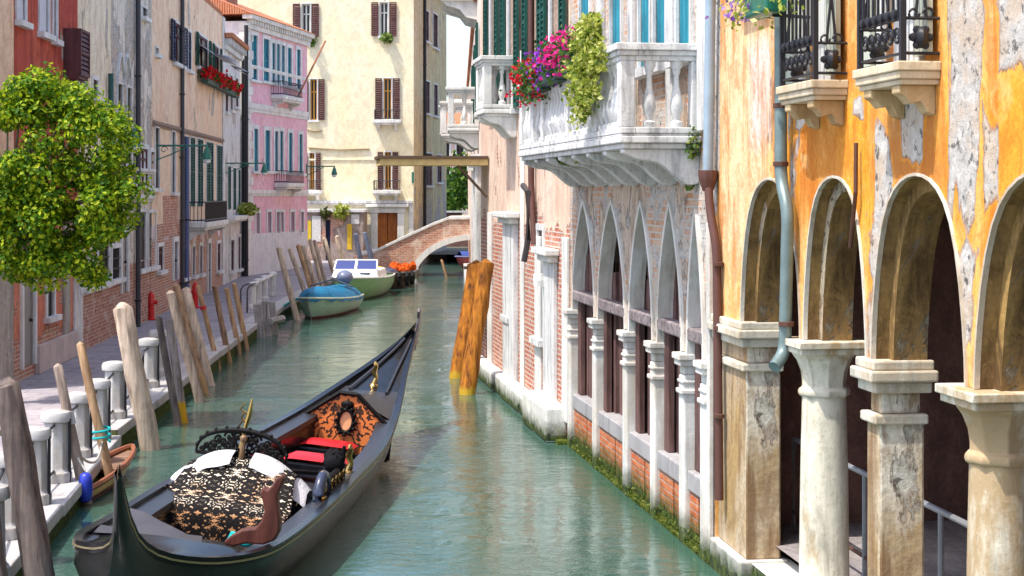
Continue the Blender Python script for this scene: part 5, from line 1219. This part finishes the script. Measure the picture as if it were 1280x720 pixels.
for k, r in enumerate(rA[0:23]):
    a, b = r[0], r[-1]; row = []
    for i in range(11):
        x = -1 + i / 5; p = (a + b) / 2 + (b - a) * x * .5 * 1.09; lift = .30 * (1 - abs(x) ** 2.2) * min(1, .45 + k / 9) - (.10 + .05 * math.sin(k * 1.9)) * (abs(x) > .95)
        row.append(p + Vector((0, 0, lift + .03 + .02 * math.sin(k * 2.1 + i * 1.7))))
    rows.append(row)
f0 = rows[0]; mb.grid([[v + Vector((0, -.03, -.10 + .01 * i)) for i, v in enumerate(f0)], f0]); mb.grid(rows); mb.build('tarpaulin', bluet, bA, smooth='all', recalc=False)
mb = MB(); mb.blob((.3, 3.3, 1.02), (.26, .32, .22), 12, 8); mb.build('motor_cowl', paint('grey blue cowl', (.16, .19, .30), .35, .5), bA, smooth='all')
mb = MB(); mb.tube([Vector((-.35, 1.6, .86)), Vector((.1, 2.6, 1.0)), Vector((.75, 2.2, .80))], .03, 6); mb.build('tarpaulin_pole', paint('dark pole', (.06, .07, .10), .5), bA, smooth=True)
mb = MB(); mb.tube([Vector((-.5, .5, .55)), Vector((-.85, .2, .35)), Vector((-.95, .0, .05))], .03, 6); mb.build('mooring_rope', paint('teal rope', (.02, .30, .30), .8, .1), bA, smooth=True)
p0 = onz(448, 377)
bB, rB = boat('motor_boat', (p0.x - .42, p0.y, 0), -4, 'white and green motor boat with a blue framed windscreen', 6.0, 1.8, .62, .80, hullpaint('mid green hull', (.20, .38, .15), (.05, .10, .05)), paint('white strake', (.78, .78, .76), .4))
whitep_ = paint('white gelcoat', (.82, .82, .80), .3, .5, .1)
mb = MB(); mb.grid([[((r[0] + r[-1]) / 2 + (r[-1] - r[0]) * x * .485 + Vector((0, 0, .01 + .10 * (1 - abs(x * 1) ** 2)))) for x in (-1, -.5, 0, .5, 1)] for r in rB[1:13]]); mb.build('fore_deck', whitep_, bB, smooth='all', recalc=False)
mb = MB(); mb.prism([Vector((x * w_, 1.7 + dy, z)) for x, w_, z, dy in ((-1, .80, .66, 0), (1, .80, .66, 0), (1, .74, .94, .25), (-1, .74, .94, .25))], [Vector((x * w_, 3.6, z)) for x, w_, z in ((-1, .86, .66), (1, .86, .66), (1, .80, .97), (-1, .80, .97))]); cab = mb.build('cabin', whitep_, bB, bevel=.05, seg=3)
for s0, s1 in ((-.45, -.08), (.18, .52)):
    mb = MB(); mb.hexa([(s0, 1.80, .80), (s1, 1.80, .80), (s1, 1.84, .80), (s0, 1.84, .80), (s0, 1.86, .86), (s1, 1.86, .86), (s1, 1.90, .86), (s0, 1.90, .86)]); mb.build('cabin_window', shut_navy, cab)
blueg = NT('blue windscreen', .35, .2).done((.008, .03, .20))
for a, b in ((-.74, -.02), (.02, .74)):
    mb = MB(); mb.hexa([(a, 2.0, .95), (b, 2.0, .95), (b, 2.03, .95), (a, 2.03, .95), (a * .94, 2.3, 1.27), (b * .94, 2.3, 1.27), (b * .94, 2.33, 1.27), (a * .94, 2.33, 1.27)]); ws = mb.build('windscreen', blueg, bB)
    mb = MB(); q = [Vector((a, 2.0, .95)), Vector((b, 2.0, .95)), Vector((b * .94, 2.3, 1.27)), Vector((a * .94, 2.3, 1.27))]
    for c, d in zip(q, q[1:] + q[:1]): mb.tube([c, d], .03, 6)
    mb.build('screen_frame', whitep_, ws)
p0 = onz(497, 362)
bC, rC = boat('work_boat', (p0.x - .5, p0.y + .1, 0), -3, 'dark work boat heaped with orange nets and yellow sheeting, tyres on its side', 5.5, 1.55, .50, .62, hullpaint('brown hull', (.13, .07, .05), (.05, .05, .05)), paint('grey strake', (.22, .2, .2), .7))
mb = MB()
for k in range(26): mb.blob((random.uniform(-.1, .6), random.uniform(1.2, 4.2), .54 + random.uniform(0, .16)), random.uniform(.10, .2), 8, 5, .03)
mb.build('orange_net', paint('orange net', (.62, .10, .015), .9, .1, .6, bumpk=.8, scale=14), bC, kind='stuff')
mb = MB(); mb.blob((-.42, 1.2, .58), (.36, .7, .22), 12, 7, .03); mb.build('yellow_sheet', paint('yellow sheet', (.75, .42, .02), .6), bC, smooth='all')
mb = MB(); mb.blob((.1, 1.0, .56), (.30, .5, .2), 12, 7, .03); mb.build('dark_bag', paint('dark bag', (.05, .05, .09), .6), bC, smooth='all')
rub = paint('tyre rubber', (.015, .015, .016), .8, .2)
for (y, sx) in ((.5, 1), (1.1, 1), (1.9, 1), (.45, -1), (1.1, -1)):
    i = min(range(len(rC)), key=lambda k: abs(rC[k][0].y - y)); q = rC[i][-1 if sx > 0 else 0]; mb = MB(); mb.tube([Vector((q.x + sx * .08, q.y + .20 * math.cos(t), q.z - .22 + .20 * math.sin(t))) for t in [2 * math.pi * k / 16 for k in range(17)]], .075, 8); mb.build('tyre', rub, bC, smooth='all')
bD, rD = boat('blue_boat', (-2.35, 78, 0), -50, 'blue and red boat half hidden in the shade under the bridge', 4.5, 1.4, .5, .62, hullpaint('dark red hull', (.25, .04, .05), (.05, .05, .05)), paint('light blue strake', (.2, .25, .5), .6))
mb = MB(); mb.grid([[((r[0] + r[-1]) / 2 + (r[-1] - r[0]) * x * .5 + Vector((0, 0, .04 + .2 * (1 - abs(x) ** 2)))) for x in (-1, -.5, 0, .5, 1)] for r in rD[1:]]); mb.build('boat_cover', paint('blue cover', (.05, .09, .33), .7, .2), bD, smooth='all', recalc=False)
# small painted boat whose end shows by the near quay
p0 = onz(172, 573)
bE, rE = boat('painted_boat', (-4.98, 21.6, 0), 178, 'small boat with worn orange and yellow bow beside the near quay', 2.3, .42, .18, .28, hullpaint('yellow hull', (.62, .34, .03), (.12, .05, .03)), paint('red orange strake', (.26, .085, .035), .7), draft=.2)
mb = MB(); mb.grid([[((r[0] + r[-1]) / 2 + (r[-1] - r[0]) * x * .48 + Vector((0, 0, -.03))) for x in (-1, 0, 1)] for r in rE[1:11]]); mb.build('bow_deck', wood('worn orange deck', (.17, .08, .05), (.28, .18, .12), z=False), bE, recalc=False)
mb = MB(); mb.grid([[((r[0] + r[-1]) / 2 + (r[-1] - r[0]) * x * .45 + Vector((0, 0, -.17))) for x in (-1, 0, 1)] for r in rE[11:]]); mb.build('floorboards', dark_wood, bE, recalc=False)
fn = thing('boat_fender', onz(106, 612, .2), 'bright blue fender hanging at the quay edge by the painted boat', 'fender')
c = onz(107, 606, .25); mb = MB(); mb.lathe(c - Vector((0, 0, .24)), [(.03, .04), (.07, .07), (.08, .14), (.08, .28), (.065, .35), (.03, .38)], 14); mb.build('body', paint('blue rubber', (.02, .04, .42), .4, .5), fn, smooth='all')
mb = MB(); mb.tube([c + Vector((0, 0, .16)), c + Vector((-.10, .05, .30))], .012, 5); mb.build('cord', paint('cord', (.5, .48, .44), .9), fn)
# ================================================================== mooring poles, all measured as foot -> head in the photograph
PG = 'mooring poles in the canal'
pw = {'grey': wood('grey pole wood', (.23, .17, .14), (.42, .33, .27), seed=1), 'dark': wood('dark pole wood', (.085, .065, .06), (.18, .14, .12), seed=2),
      'pale': wood('bleached pole wood', (.36, .27, .20), (.60, .47, .36), seed=3), 'brown': wood('brown pole wood', (.20, .11, .065), (.38, .24, .15), seed=4, low=(.50, .30, .14), lowz=.45),
      'tan': wood('tan pole wood', (.36, .20, .10), (.52, .34, .20), seed=5), 'amber': wood('amber pole wood', (.17, .055, .012), (.42, .155, .018), seed=6, low=(.55, .34, .03), lowz=.22),
      'blue': wood('blue grey painted wood', (.12, .14, .20), (.20, .23, .32), seed=8), 'yfoot': wood('grey wood yellow foot', (.16, .12, .11), (.30, .25, .23), seed=9, low=(.75, .40, .02), lowz=.42)}
def pole(foot, head, wpx_, kind, label, lean=0.0, flat=1.0, taper=.85, ytop=None, n=12, name='mooring_pole', group=PG):
    p = onz(*foot); Y1 = p.y + lean; q = pt(head[0], head[1], Y1); r = wpx_ / F * p.y / 2
    o = thing(name, p, label, 'pole', group)
    mb = MB(); d = q - p; a = p - d * .6; steps = 10; P = []; rr = []
    wob = Vector((random.uniform(-1, 1), random.uniform(-1, 1), 0)) * r * .22
    for k in range(steps + 1):
        t = k / steps; P.append(a + (q - a) * t + wob * math.sin(t * 5) ); rr.append(r * (1 - (1 - taper) * t) * random.uniform(.94, 1.06))
    P.append(q + d.normalized() * r * .25); rr.append(rr[-1] * .55)
    mb.tube(P, rr, n, squash=(1, flat), jit=.07); mb.build('shaft', pw[kind], o, smooth=50)
    return o, p, q, r
pole((60, 768), (6, 482), 42, 'dark', 'thick dark weathered mooring pole standing closest, leaning beside the white bollards', taper=.8)
pole((6, 775), (-14, 610), 22, 'dark', 'stub of dark pole cut by the lower frame corner')
o, p, q, r = pole((109, 629), (71, 458), 15, 'grey', 'slim grey leaning pole with pale collar, in front of bollards near the blue fender', taper=.75)
c = p + (q - p) * .62; mb = MB(); mb.tube([c - (q - p) * .045, c + (q - p) * .045], r * 1.12, 12); mb.build('collar', paint('pale collar', (.52, .52, .55), .6), o, smooth=True)
pole((139, 610), (102, 430), 13, 'tan', 'slim tan leaning pole whose foot is by the painted boat', taper=.85)
pole((186, 562), (156, 386), 33, 'pale', 'broad bleached pole with a blunt pointed head, widest of the pale poles', flat=.8, taper=.92, n=9)
pole((222, 533), (199, 397), 10, 'dark', 'thin dark pole just ahead of the yellow-footed one')
pole((230, 528), (211, 400), 12, 'yfoot', 'grey pole with a yellow painted foot')
pole((249, 503), (214, 366), 13, 'grey', 'grey pole leaning to the canal, forming a tight trio with a brown one', lean=-.1)
pole((256, 492), (221, 357), 11, 'brown', 'brown round-headed pole in the middle of the tight trio', lean=.2)
pole((263, 482), (231, 362), 14, 'pale', 'pale pole at the far side of the tight trio, with a white scrap on it', lean=.1)
o, p, q, r = pole((274, 461), (247, 358), 7, 'tan', 'thin tan pole with a red band near its head')
c = p + (q - p) * .74; mb = MB(); mb.tube([c - (q - p) * .02, c + (q - p) * .02], r * 1.2, 10); mb.build('band', paint('red band', (.55, .02, .02), .6), o, smooth=True)
pole((286, 453), (269, 358), 8, 'brown', 'brown pole with a ragged dark foot, second along from the red-banded one')
pole((299, 443), (284, 361), 7, 'tan', 'thin crooked tan pole between the brown pole and a straight one')
pole((309, 437), (292, 355), 7.5, 'tan', 'straight tan pole last before the plank fender')
pole((371, 400), (349, 310), 8.5, 'pale', 'pale pole rising beside the blue tarpaulin boat, its head darker')
for foot, head, wd, kd, lb in (((389, 388), (362, 311), 7, 'pale', 'pale pole behind the tarpaulin boat, lowest of the clustered heads'), ((396, 384), (372, 307), 7, 'tan', 'orange-brown pole in the cluster behind the tarpaulin boat'),
    ((402, 381), (379, 307), 7.5, 'pale', 'bleached pole leaning in the cluster beyond the orange-brown one'), ((408, 377), (387, 300), 6.5, 'pale', 'slim pole in the cluster nearest the motor boat bow'), ((412, 374), (393, 301), 6, 'grey', 'grey slim pole at the edge of the cluster beside the motor boat'),
    ((424, 366), (406, 298), 7, 'pale', 'pale thick pole rising behind the motor boat cabin'), ((436, 360), (421, 296), 7, 'pale', 'white-grey pole behind the windscreen of the motor boat'),
    ((456, 356), (445, 293), 6.5, 'blue', 'blue-grey painted pole behind the windscreen, the shorter of two'), ((472, 353), (456, 291), 7, 'blue', 'blue-grey painted pole beside the bridge, the more slanted of two')):
    pole(foot, head, wd, kd, lb)
for foot, head, lb in (((573, 472), (593, 331), 'amber wooden pole leaning away at the brick house, behind its twin'), ((586, 493), (605, 330), 'amber wooden pole with a yellow foot, in front of its twin at the brick house')):
    pole(foot, head, 21, 'amber', lb, lean=.5, taper=.95)
pole((558, 346), (552, 325), 3.5, 'tan', 'short tan stake standing under the bridge arch')
# plank fender against the quay
pf = thing('plank_fender', onz(335, 422), 'grey planks bolted upright against the quay edge as a landing fender', 'fender')
for f, h, wd in (((329, 422), (322, 380), 11), ((339, 420), (331, 376), 8), ((347, 418), (340, 377), 8)):
    a = onz(*f); b = pt(h[0], h[1], a.y); wv = wd / F * a.y / 2; mb = MB(); e = Vector((wv, 0, 0)); g = Vector((0, .08, 0)); a2 = a - Vector((0, 0, .5))
    mb.hexa([a2 - e - g, a2 + e - g, a2 + e + g, a2 - e + g, b - e - g, b + e - g, b + e * .8 + g, b - e + g]); mb.build('plank', grey_board, pf, bevel=.015)
a = pt(338, 402, onz(338, 420).y - .12); b = pt(353, 398, onz(353, 417).y - .12); mb = MB(); mb.tube([a, b], .09, 6); mb.build('crossbar', grey_board, pf)
# ================================================================== white bollards and the iron railing between them
def bollard(p, label, h=.82, w_=.148):
    o = thing('bollard', p, label, 'bollard', 'white stone bollards along the quay')
    mb = MB(); mb.lathe(p, [(w_ * 1.28, 0), (w_ * 1.28, .11), (w_ * 1.12, .13), (w_ * 1.0, .17), (w_ * .92, h - .14)], 8); mb.build('shaft', bollard_stone, o, smooth=30, bevel=.008)
    mb = MB(); mb.lathe(p, [(w_ * .95, h - .14), (w_ * 1.22, h - .12), (w_ * 1.24, h - .06), (w_ * 1.1, h - .02), (w_ * .6, h)], 12); mb.build('cap', bollard_stone, o, smooth=40)
BP = [(-14, 725, QZ1), (5, 672, QZ1), (43, 630, QZ1), (70, 602, QZ1), (98, 572, QZ1), (122, 550, QZ1), (143, 523, QZ2), (166, 502, QZ2), (186, 484, QZ2), (198, 470, QZ2)]
BL = ['white bollard cut by the lower frame corner behind the dark pole', 'white bollard directly behind the thick dark pole', 'white bollard just past the thick dark pole', 'white bollard with the slim collared pole in front of it', 'white bollard between the collared pole and the tan pole', 'last white bollard on the lower quay step',
      'white bollard standing on the corner of the higher quay step', 'white bollard just behind the broad bleached pole', 'white bollard between the broad bleached pole and the thin dark pole', 'farthest white bollard of the near row, beside the yellow-footed pole']
bpts = []
for (x, y, z), lb in zip(BP, BL):
    p = onz(x, y, z); bpts.append(p); bollard(p, lb)
ir = thing('iron_railing', bpts[2], 'thin black iron railing strung through the white quay bollards', 'railing')
for hgt, nm in ((.66, 'top_rail'), (.14, 'bottom_rail')):
    mb = MB(); mb.tube([p + Vector((.0, 0, hgt)) for p in bpts], .016, 6); mb.build(nm, iron, ir, smooth=True)
for p in bpts[1:-1]:
    q = p + Vector((.165, -.03, 0)); mb = MB(); mb.tube([q, q + Vector((0, 0, .72)), q + Vector((-.1, .02, .77))], .018, 6); mb.build('post', iron, ir, smooth=True)
# far landing rail
fl_ = thing('stone_balustrade', onz(328, 378, QZ2), 'short white stone rail at the far landing steps', 'balustrade')
ps = [onz(316, 386, QZ2), onz(323, 381, QZ2), onz(331, 376, QZ2), onz(341, 370, QZ2)]
for p in ps: mb = MB(); mb.lathe(p, [(.13, 0), (.13, .1), (.09, .12), (.09, .62), (.14, .66), (.14, .72), (.05, .76)], 8); mb.build('post', istria, fl_, smooth=30)
mb = MB(); mb.tube([p + Vector((0, 0, .66)) for p in ps], .05, 6); mb.build('rail', istria, fl_)
hoop = thing('hoop_rail', onz(303, 390, QZ2), 'black hooped handrail on the pavement before the white stone rail', 'handrail')
for x in (301, 309):
    a = onz(x, 391, QZ2); mb = MB(); mb.tube([a, a + Vector((0, 0, .62)), a + Vector((.05, .12, .72)), a + Vector((.14, .5, .76))], .02, 6); mb.build('hoop', iron, hoop, smooth=True)
# ================================================================== small things along the left pavement
hyd = paint('hydrant red', (.62, .012, .012), .35, .5, .15)
def hydrant(p, h, label):
    o = thing('fire_hydrant', p, label, 'hydrant', 'red hydrants on the pavement')
    mb = MB(); mb.lathe(p, [(.13, 0), (.13, .04), (.085, .06), (.08, h * .55), (.10, h * .58), (.10, h * .66), (.085, h * .7), (.09, h * .84), (.05, h * .95), (.03, h)], 12); mb.build('body', hyd, o, smooth=40)
    for sg in (-1, 1): mb = MB(); mb.tube([p + Vector((sg * .06, 0, h * .62)), p + Vector((sg * .16, 0, h * .62))], [.05, .055], 8); mb.build('outlet', hyd, o, smooth=40)
hydrant(onz(189, 400, QZ2), .72, 'red hydrant standing by the old brick wall'); hydrant(onz(244, 385, QZ2), .72, 'red hydrant farther on, by the apricot house')
# wall lanterns on long green brackets
lampg = NT('lamp glass', .2, .5).done((.78, .80, .80))
def lantern(fr, s, z, reach, label, k=1.0):
    o = thing('wall_lantern', fr(s, 0, z), label, 'street lamp', 'green wall lanterns on brackets')
    mb = MB(); mb.tube([fr(s, 0, z), fr(s, reach, z)], .032 * k, 8); mb.tube([fr(s, 0, z - .5 * k), fr(s, reach * .3, z - .30 * k), fr(s, reach * .62, z - .03)], .022 * k, 6); mb.fbox(fr, s - .05, s + .05, 0, .03, z - .6 * k, z + .12)
    for c, r in ((.18, .13), (.38, .085)):
        mb.tube([fr(s, reach * c + r * k * math.cos(t) * (1 - t / 9), z - .14 * k + r * k * math.sin(t) * (1 - t / 9)) for t in [q * .6 for q in range(12)]], .014 * k, 5)
    mb.build('bracket', green_paint, o, smooth=40)
    c = fr(s, reach, z); mb = MB(); mb.lathe(c - Vector((0, 0, .46 * k)), [(.17 * k, 0), (.155 * k, .10 * k), (.10 * k, .26 * k), (.085 * k, .34 * k), (.05 * k, .40 * k), (.02 * k, .50 * k)], 14); h = mb.build('lamp_shade', green_paint, o, smooth=40)
    mb = MB(); mb.lathe(c - Vector((0, 0, .60 * k)), [(.03 * k, 0), (.11 * k, .03 * k), (.14 * k, .14 * k)], 14); mb.build('glass', lampg, h, smooth=True)
def lan(fr, px, py, plx, label, k=1.0):
    s = fr.s(px); z = fr.z(py, s); reach = (plx - px) / F * fr(s, 0, 0).y; lantern(fr, s, z, reach, label, k)
lan(FL, 119, 162, 168, 'green wall lantern nearest, at the edge of the tree leaves', .8); lan(FL, 193.5, 182, 258, 'green wall lantern on a scrolled bracket at the apricot house', .78)
lan(FL, 281, 204, 330, 'green wall lantern hanging in front of the pink house', .72); lan(FP, 383, 208, 419, 'green wall lantern between the pink house and the cream-yellow house', .8)
lan(FY, 516, 218, 506, 'small green wall lantern near the corner of the cream-yellow house', .7)

# ================================================================== plants
def flowerbox(fr, s0, s1, z, d, label, cols, n, drop=.15, name='flower_box', box=True, grp=None, up=.25, size=.07, nleaf=None):
    o = thing(name, fr((s0 + s1) / 2, d, z), label, 'flowers', grp)
    if box: mb = MB(); mb.fbox(fr, s0, s1, d - .1, d + .1, z - .16, z); mb.build('planter', paint('planter green', (.03, .07, .05), .7), o, bevel=.015)
    def spots(k):
        cl = [(random.uniform(s0, s1), random.uniform(.5, 1)) for _ in range(max(4, int((s1 - s0) * 9)))]
        for _ in range(k):
            c, a = random.choice(cl); yield fr(c + random.gauss(0, .08), d + random.gauss(.02, .09), z + up * a * random.random() ** .7 - (drop * random.random() if random.random() < .35 else 0))
    mb = MB()
    for p in spots(nleaf or n): mb.leaf(p, random.uniform(.6, 1.1) * size)
    mb.build('foliage', leafm('flower leaves', [(0, (.015, .05, .01)), (.5, (.05, .13, .02)), (1, (.12, .22, .04))], .3), o)
    mb = MB()
    for p in spots(n):
        for _ in range(2): mb.leaf(p + Vector([random.gauss(0, size * .2) for _ in range(3)]) + fr.n * .04, random.uniform(.7, 1.1) * size, aspect=1.1)
    mb.build('blossoms', leafm('blossom', [(k / max(1, len(cols) - 1), c) for k, c in enumerate(cols)], .25), o)
redf = [(.55, .0, .012), (.75, .01, .02), (.62, .02, .03)]
for x0, x1, y, lb in ((246, 256, 97, 'box of red geraniums under the nearer white awning'), (257, 268, 102, 'box of red geraniums between the two awnings'), (269, 287, 108, 'longer box of red geraniums under the farther awning')):
    s0, s1 = sorted((FL.s(x0), FL.s(x1))); flowerbox(FL, s0, s1, FL.z(y, s0), .25, lb, redf, 240, grp='red flower boxes of the apricot house', size=.11, up=.4)
REDS = [(.66, .01, .02), (.72, .015, .05), (.60, .01, .03)]; PINKS = [(.75, .02, .30), (.72, .015, .18), (.78, .04, .34)]; VIO = [(.24, .03, .52), (.34, .05, .62), (.42, .06, .55)]
flowerbox(FG, 20.9, 22.5, 5.02, .86, 'red flowers at the far end of the white stone balcony', REDS, 420, drop=.34, name='balcony_flowers', up=.28, size=.05, nleaf=1500)
flowerbox(FG, 19.7, 20.9, 5.06, .86, 'violet and purple flowers between the red and the magenta ones on the balcony', VIO, 330, drop=.24, name='balcony_flowers', up=.32, size=.045, nleaf=1100)
flowerbox(FG, 18.4, 20.0, 5.08, .86, 'magenta pink flowers beside the yellow-green trailing plant', PINKS, 460, drop=.22, name='balcony_flowers', up=.36, size=.05, nleaf=1000)
lime = leafm('lime leaves', [(0, (.10, .17, .02)), (.4, (.30, .36, .04)), (.8, (.55, .56, .12)), (1, (.70, .70, .30))], .4)
tp = thing('trailing_plant', FG(17.8, .86, 5), 'yellow-green trailing plant cascading over the white balcony rail', 'plant')
mb = MB()
cl = [(random.gauss(17.75, .30), random.uniform(4.85, 5.34)) for _ in range(46)] + [(random.gauss(17.95, .22), random.uniform(4.60, 4.95)) for _ in range(22)] + [(random.gauss(18.15, .12), random.uniform(4.36, 4.62)) for _ in range(5)]
for _ in range(4200):
    s, z = random.choice(cl); mb.leaf(FG(s + random.gauss(0, .07), .87 + abs(random.gauss(0, .08)), z + random.gauss(0, .06)), random.uniform(.026, .055))
mb.build('foliage', lime, tp)
mb = MB()
for _ in range(14): s, z = random.choice(cl); mb.tube([FG(17.8, .82, 5.0), FG((s + 17.8) / 2, .9, (z + 5.0) / 2 + .1), FG(s, .9, z)], .006, 4)
mb.build('stems', paint('stem green', (.12, .14, .03), .8), tp)
def tuft(p, r, n, label, size=.05, name='wall_plant', mat=None, up=1.0):
    o = thing(name, p, label, 'plant'); mb = MB()
    for _ in range(n):
        v = Vector((random.gauss(0, 1), random.gauss(0, 1), random.gauss(0, 1))); v = v.normalized() * r * random.random() ** .5; v.z *= up
        mb.leaf(p + v, random.uniform(.6, 1.2) * size)
    mb.build('foliage', mat or leafm('tuft leaves', [(0, (.03, .07, .01)), (.6, (.12, .22, .03)), (1, (.30, .34, .06))], .35), o)
for (px, py, r, n, lb) in ((707, 197, .10, 90, 'small weed growing from a bracket under the middle of the white balcony'), (729, 193, .13, 130, 'larger weed growing under the white balcony bracket'), ):
    s = FG.s(px, .6); tuft(FG(s, .62, FG.z(py, s, .62)), r, n, lb)
for (px, py, r, n, lb) in ((871, 178, .10, 160, 'green weed climbing where the white balcony meets the blue pipe'), (867, 228, .05, 60, 'tiny weed at the lower end of the white balcony bracket')):
    s = FG.s(px, .04); tuft(FG(s, .08, FG.z(py, s, .08)), r, n, lb, .04, up=1.7)
s = FL.s(296); tuft(FL(s, .40, FL.z(262, s)), .42, 420, 'bright green plant on the ledge of the narrow house', .11, mat=lime, up=.6)
tuft(pt(427, 265, 79.4), .42, 240, 'bright green plant growing on top of the low shed', .13, mat=lime); tuft(pt(407, 267, 79.4), .3, 120, 'dark tuft on top of the low shed by the pink house', .13, mat=leafm('dark tuft', [(0, (.03, .05, .01)), (1, (.14, .15, .04))]))
for px, py, lb in ((483, 48, 'small plant on the top window sill of the cream-yellow house'), (389, 51, 'small plant on the window sill above the pink house roof')): tuft(pt(px, py, 81.8), .32, 110, lb, .14)
# hanging pots on the far orange balcony
hpot = thing('hanging_planter', FO(13.3, .35, 4.75), 'dark green planter of trailing violet flowers hung high at the ochre house', 'planter')
a, b = sorted((FO.s(973, .30), FO.s(999, .30))); b = 13.6; a = 13.0; zb = FO.z(18, 13.2, .3)
mb = MB(); mb.fbox(FO, a, b, .24, .42, zb, zb + .17); mb.build('box', paint('green plastic', (.01, .16, .10), .35, .5), hpot, bevel=.02)
mb = MB()
for _ in range(420): mb.leaf(FO(random.uniform(a - .5, b + .55), random.gauss(.36, .09), zb + .2 - random.random() ** 1.5 * .30 + random.uniform(0, .2)), random.uniform(.025, .05))
mb.build('foliage', lime, hpot)
mb = MB()
for _ in range(90): mb.leaf(FO(random.uniform(13.4, b + .5), random.gauss(.42, .08), zb + .2 + random.uniform(-.2, .15)), random.uniform(.03, .05), aspect=1.1)
mb.build('blossoms', leafm('violet blossom', [(0, (.25, .10, .45)), (1, (.50, .35, .65))]), hpot)
mb = MB(); mb.tube([FO(13.3, 0, zb + .3), FO(13.3, .33, zb + .19)], .015, 6); mb.tube([FO(13.2, 0, zb - .02), FO(13.2, .3, zb - .005)], .015, 6); mb.build('hook', iron, hpot)
# ---- the leafy tree on the left
tr = thing('leafy_tree', (-7.9, 25.2, GZ), 'bright green leafy tree leaning over the left pavement', 'tree')
bark = wood('bark', (.10, .075, .05), (.20, .16, .11))
mb = MB(); T0 = Vector((-8.35, 25.4, GZ)); T1 = Vector((-8.15, 25.5, 2.2)); T2 = Vector((-7.7, 25.6, 3.3)); T3 = Vector((-7.3, 25.6, 4.3))
mb.tube([T0, T1, T2, T3], [.17, .14, .11, .05], 10, jit=.06); mb.build('trunk', bark, tr, smooth=60)
clumps = []
EDGE = [(95, 114), (60, 106), (20, 118), (-15, 130), (128, 140), (140, 168), (150, 205), (140, 245), (150, 262), (118, 265), (110, 300), (85, 320), (40, 325), (60, 300), (10, 300), (-20, 290), (30, 150), (70, 140), (100, 170), (60, 190), (20, 200), (-20, 190), (90, 220), (50, 240), (10, 250), (120, 215), (100, 130), (-30, 240), (75, 270), (128, 290), (0, 150), (35, 275), (110, 240), (-10, 325), (20, 328), (60, 335), (40, 108), (150, 275), (112, 335), (35, 340), (155, 240), (15, 215), (30, 235), (5, 270), (45, 215), (-10, 215), (60, 260), (20, 260), (0, 235), (35, 255)]
for x, y in EDGE:
    for dy in (random.uniform(-.9, -.3), random.uniform(.0, .6)): clumps.append((pt(x + random.uniform(-16, 16), y + random.uniform(-13, 13), 25.7 + dy * (1.0 - abs(y - 210) / 260)), random.uniform(.22, .40)))
mb = MB()
for c, r in clumps[::3]:
    m_ = (T2 + c) / 2 + Vector((0, 0, -.1)); mb.tube([T2 if random.random() < .5 else T3, m_, c], [.045, .025, .008], 5)
mb.build('limbs', bark, tr, smooth=True)
mb = MB()
for c, r in clumps:
    for _ in range(380):
        v = Vector((random.gauss(0, 1), random.gauss(0, 1), random.gauss(0, 1))).normalized() * r * random.random() ** .45; v.z *= .8
        n = (v.normalized() + Vector((random.gauss(0, .6), random.gauss(0, .6), .5 + random.gauss(0, .5)))).normalized()
        mb.leaf(c + v, random.uniform(.034, .068), n)
mb.build('crown', leafm('tree leaves', [(0, (.03, .10, .004)), (.35, (.09, .21, .006)), (.65, (.26, .38, .008)), (1, (.50, .54, .02))], .45), tr, recalc=False)
# ---- trees past the bridge
def bush_tree(c, r, n, label, h):
    o = thing('garden_tree', (c.x, c.y, .4), label, 'tree', 'trees behind the bridge')
    mb = MB(); mb.tube([Vector((c.x, c.y, .3)), Vector((c.x + .1, c.y, c.z))], [.2, .08], 8); mb.build('trunk', bark, o, smooth=True)
    mb = MB(); cl = [c + Vector((random.gauss(0, r * .5), random.gauss(0, r * .5), random.gauss(0, r * .45) * h)) for _ in range(26)]
    for _ in range(n):
        q = random.choice(cl); v = Vector([random.gauss(0, r * .18) for _ in range(3)]); mb.leaf(q + v, random.uniform(.18, .32))
    mb.build('crown', leafm('garden leaves', [(0, (.015, .05, .008)), (.5, (.05, .13, .015)), (1, (.16, .26, .03))], .4), o, recalc=False)
bush_tree(Vector((-2.2, 103, 4.3)), 2.0, 2200, 'rounded green tree seen over the bridge, nearest the pale house', 1.0); bush_tree(Vector((-4.2, 106, 3.6)), 1.5, 1300, 'lower green tree behind the brick garden wall', .9)
bush_tree(Vector((.8, 104, 4.6)), 2.2, 1500, 'green tree mostly hidden by the pale house', 1.0)

rp = thing('mooring_rope', onz(100, 600, .3), 'grey mooring rope looped from the slim collared pole to the tan pole', 'rope')
a = pt(92, 560, 19.5); b = pt(127, 552, 20.4)
mb = MB(); mb.tube([a + (b - a) * t + Vector((.06 * math.sin(3 * t), 0, -.42 * 4 * t * (1 - t) * .5)) for t in [k / 14 for k in range(15)]], .016, 6); mb.build('rope', paint('grey rope', (.42, .38, .34), .9, .1), rp, smooth=True)
mb = MB(); mb.tube([b + Vector((.10 * math.cos(t), .10 * math.sin(t), .012 * t)) for t in [q * .5 for q in range(30)]], .016, 6); mb.build('knot', paint('teal rope', (.02, .35, .36), .9, .1), rp, smooth=True)
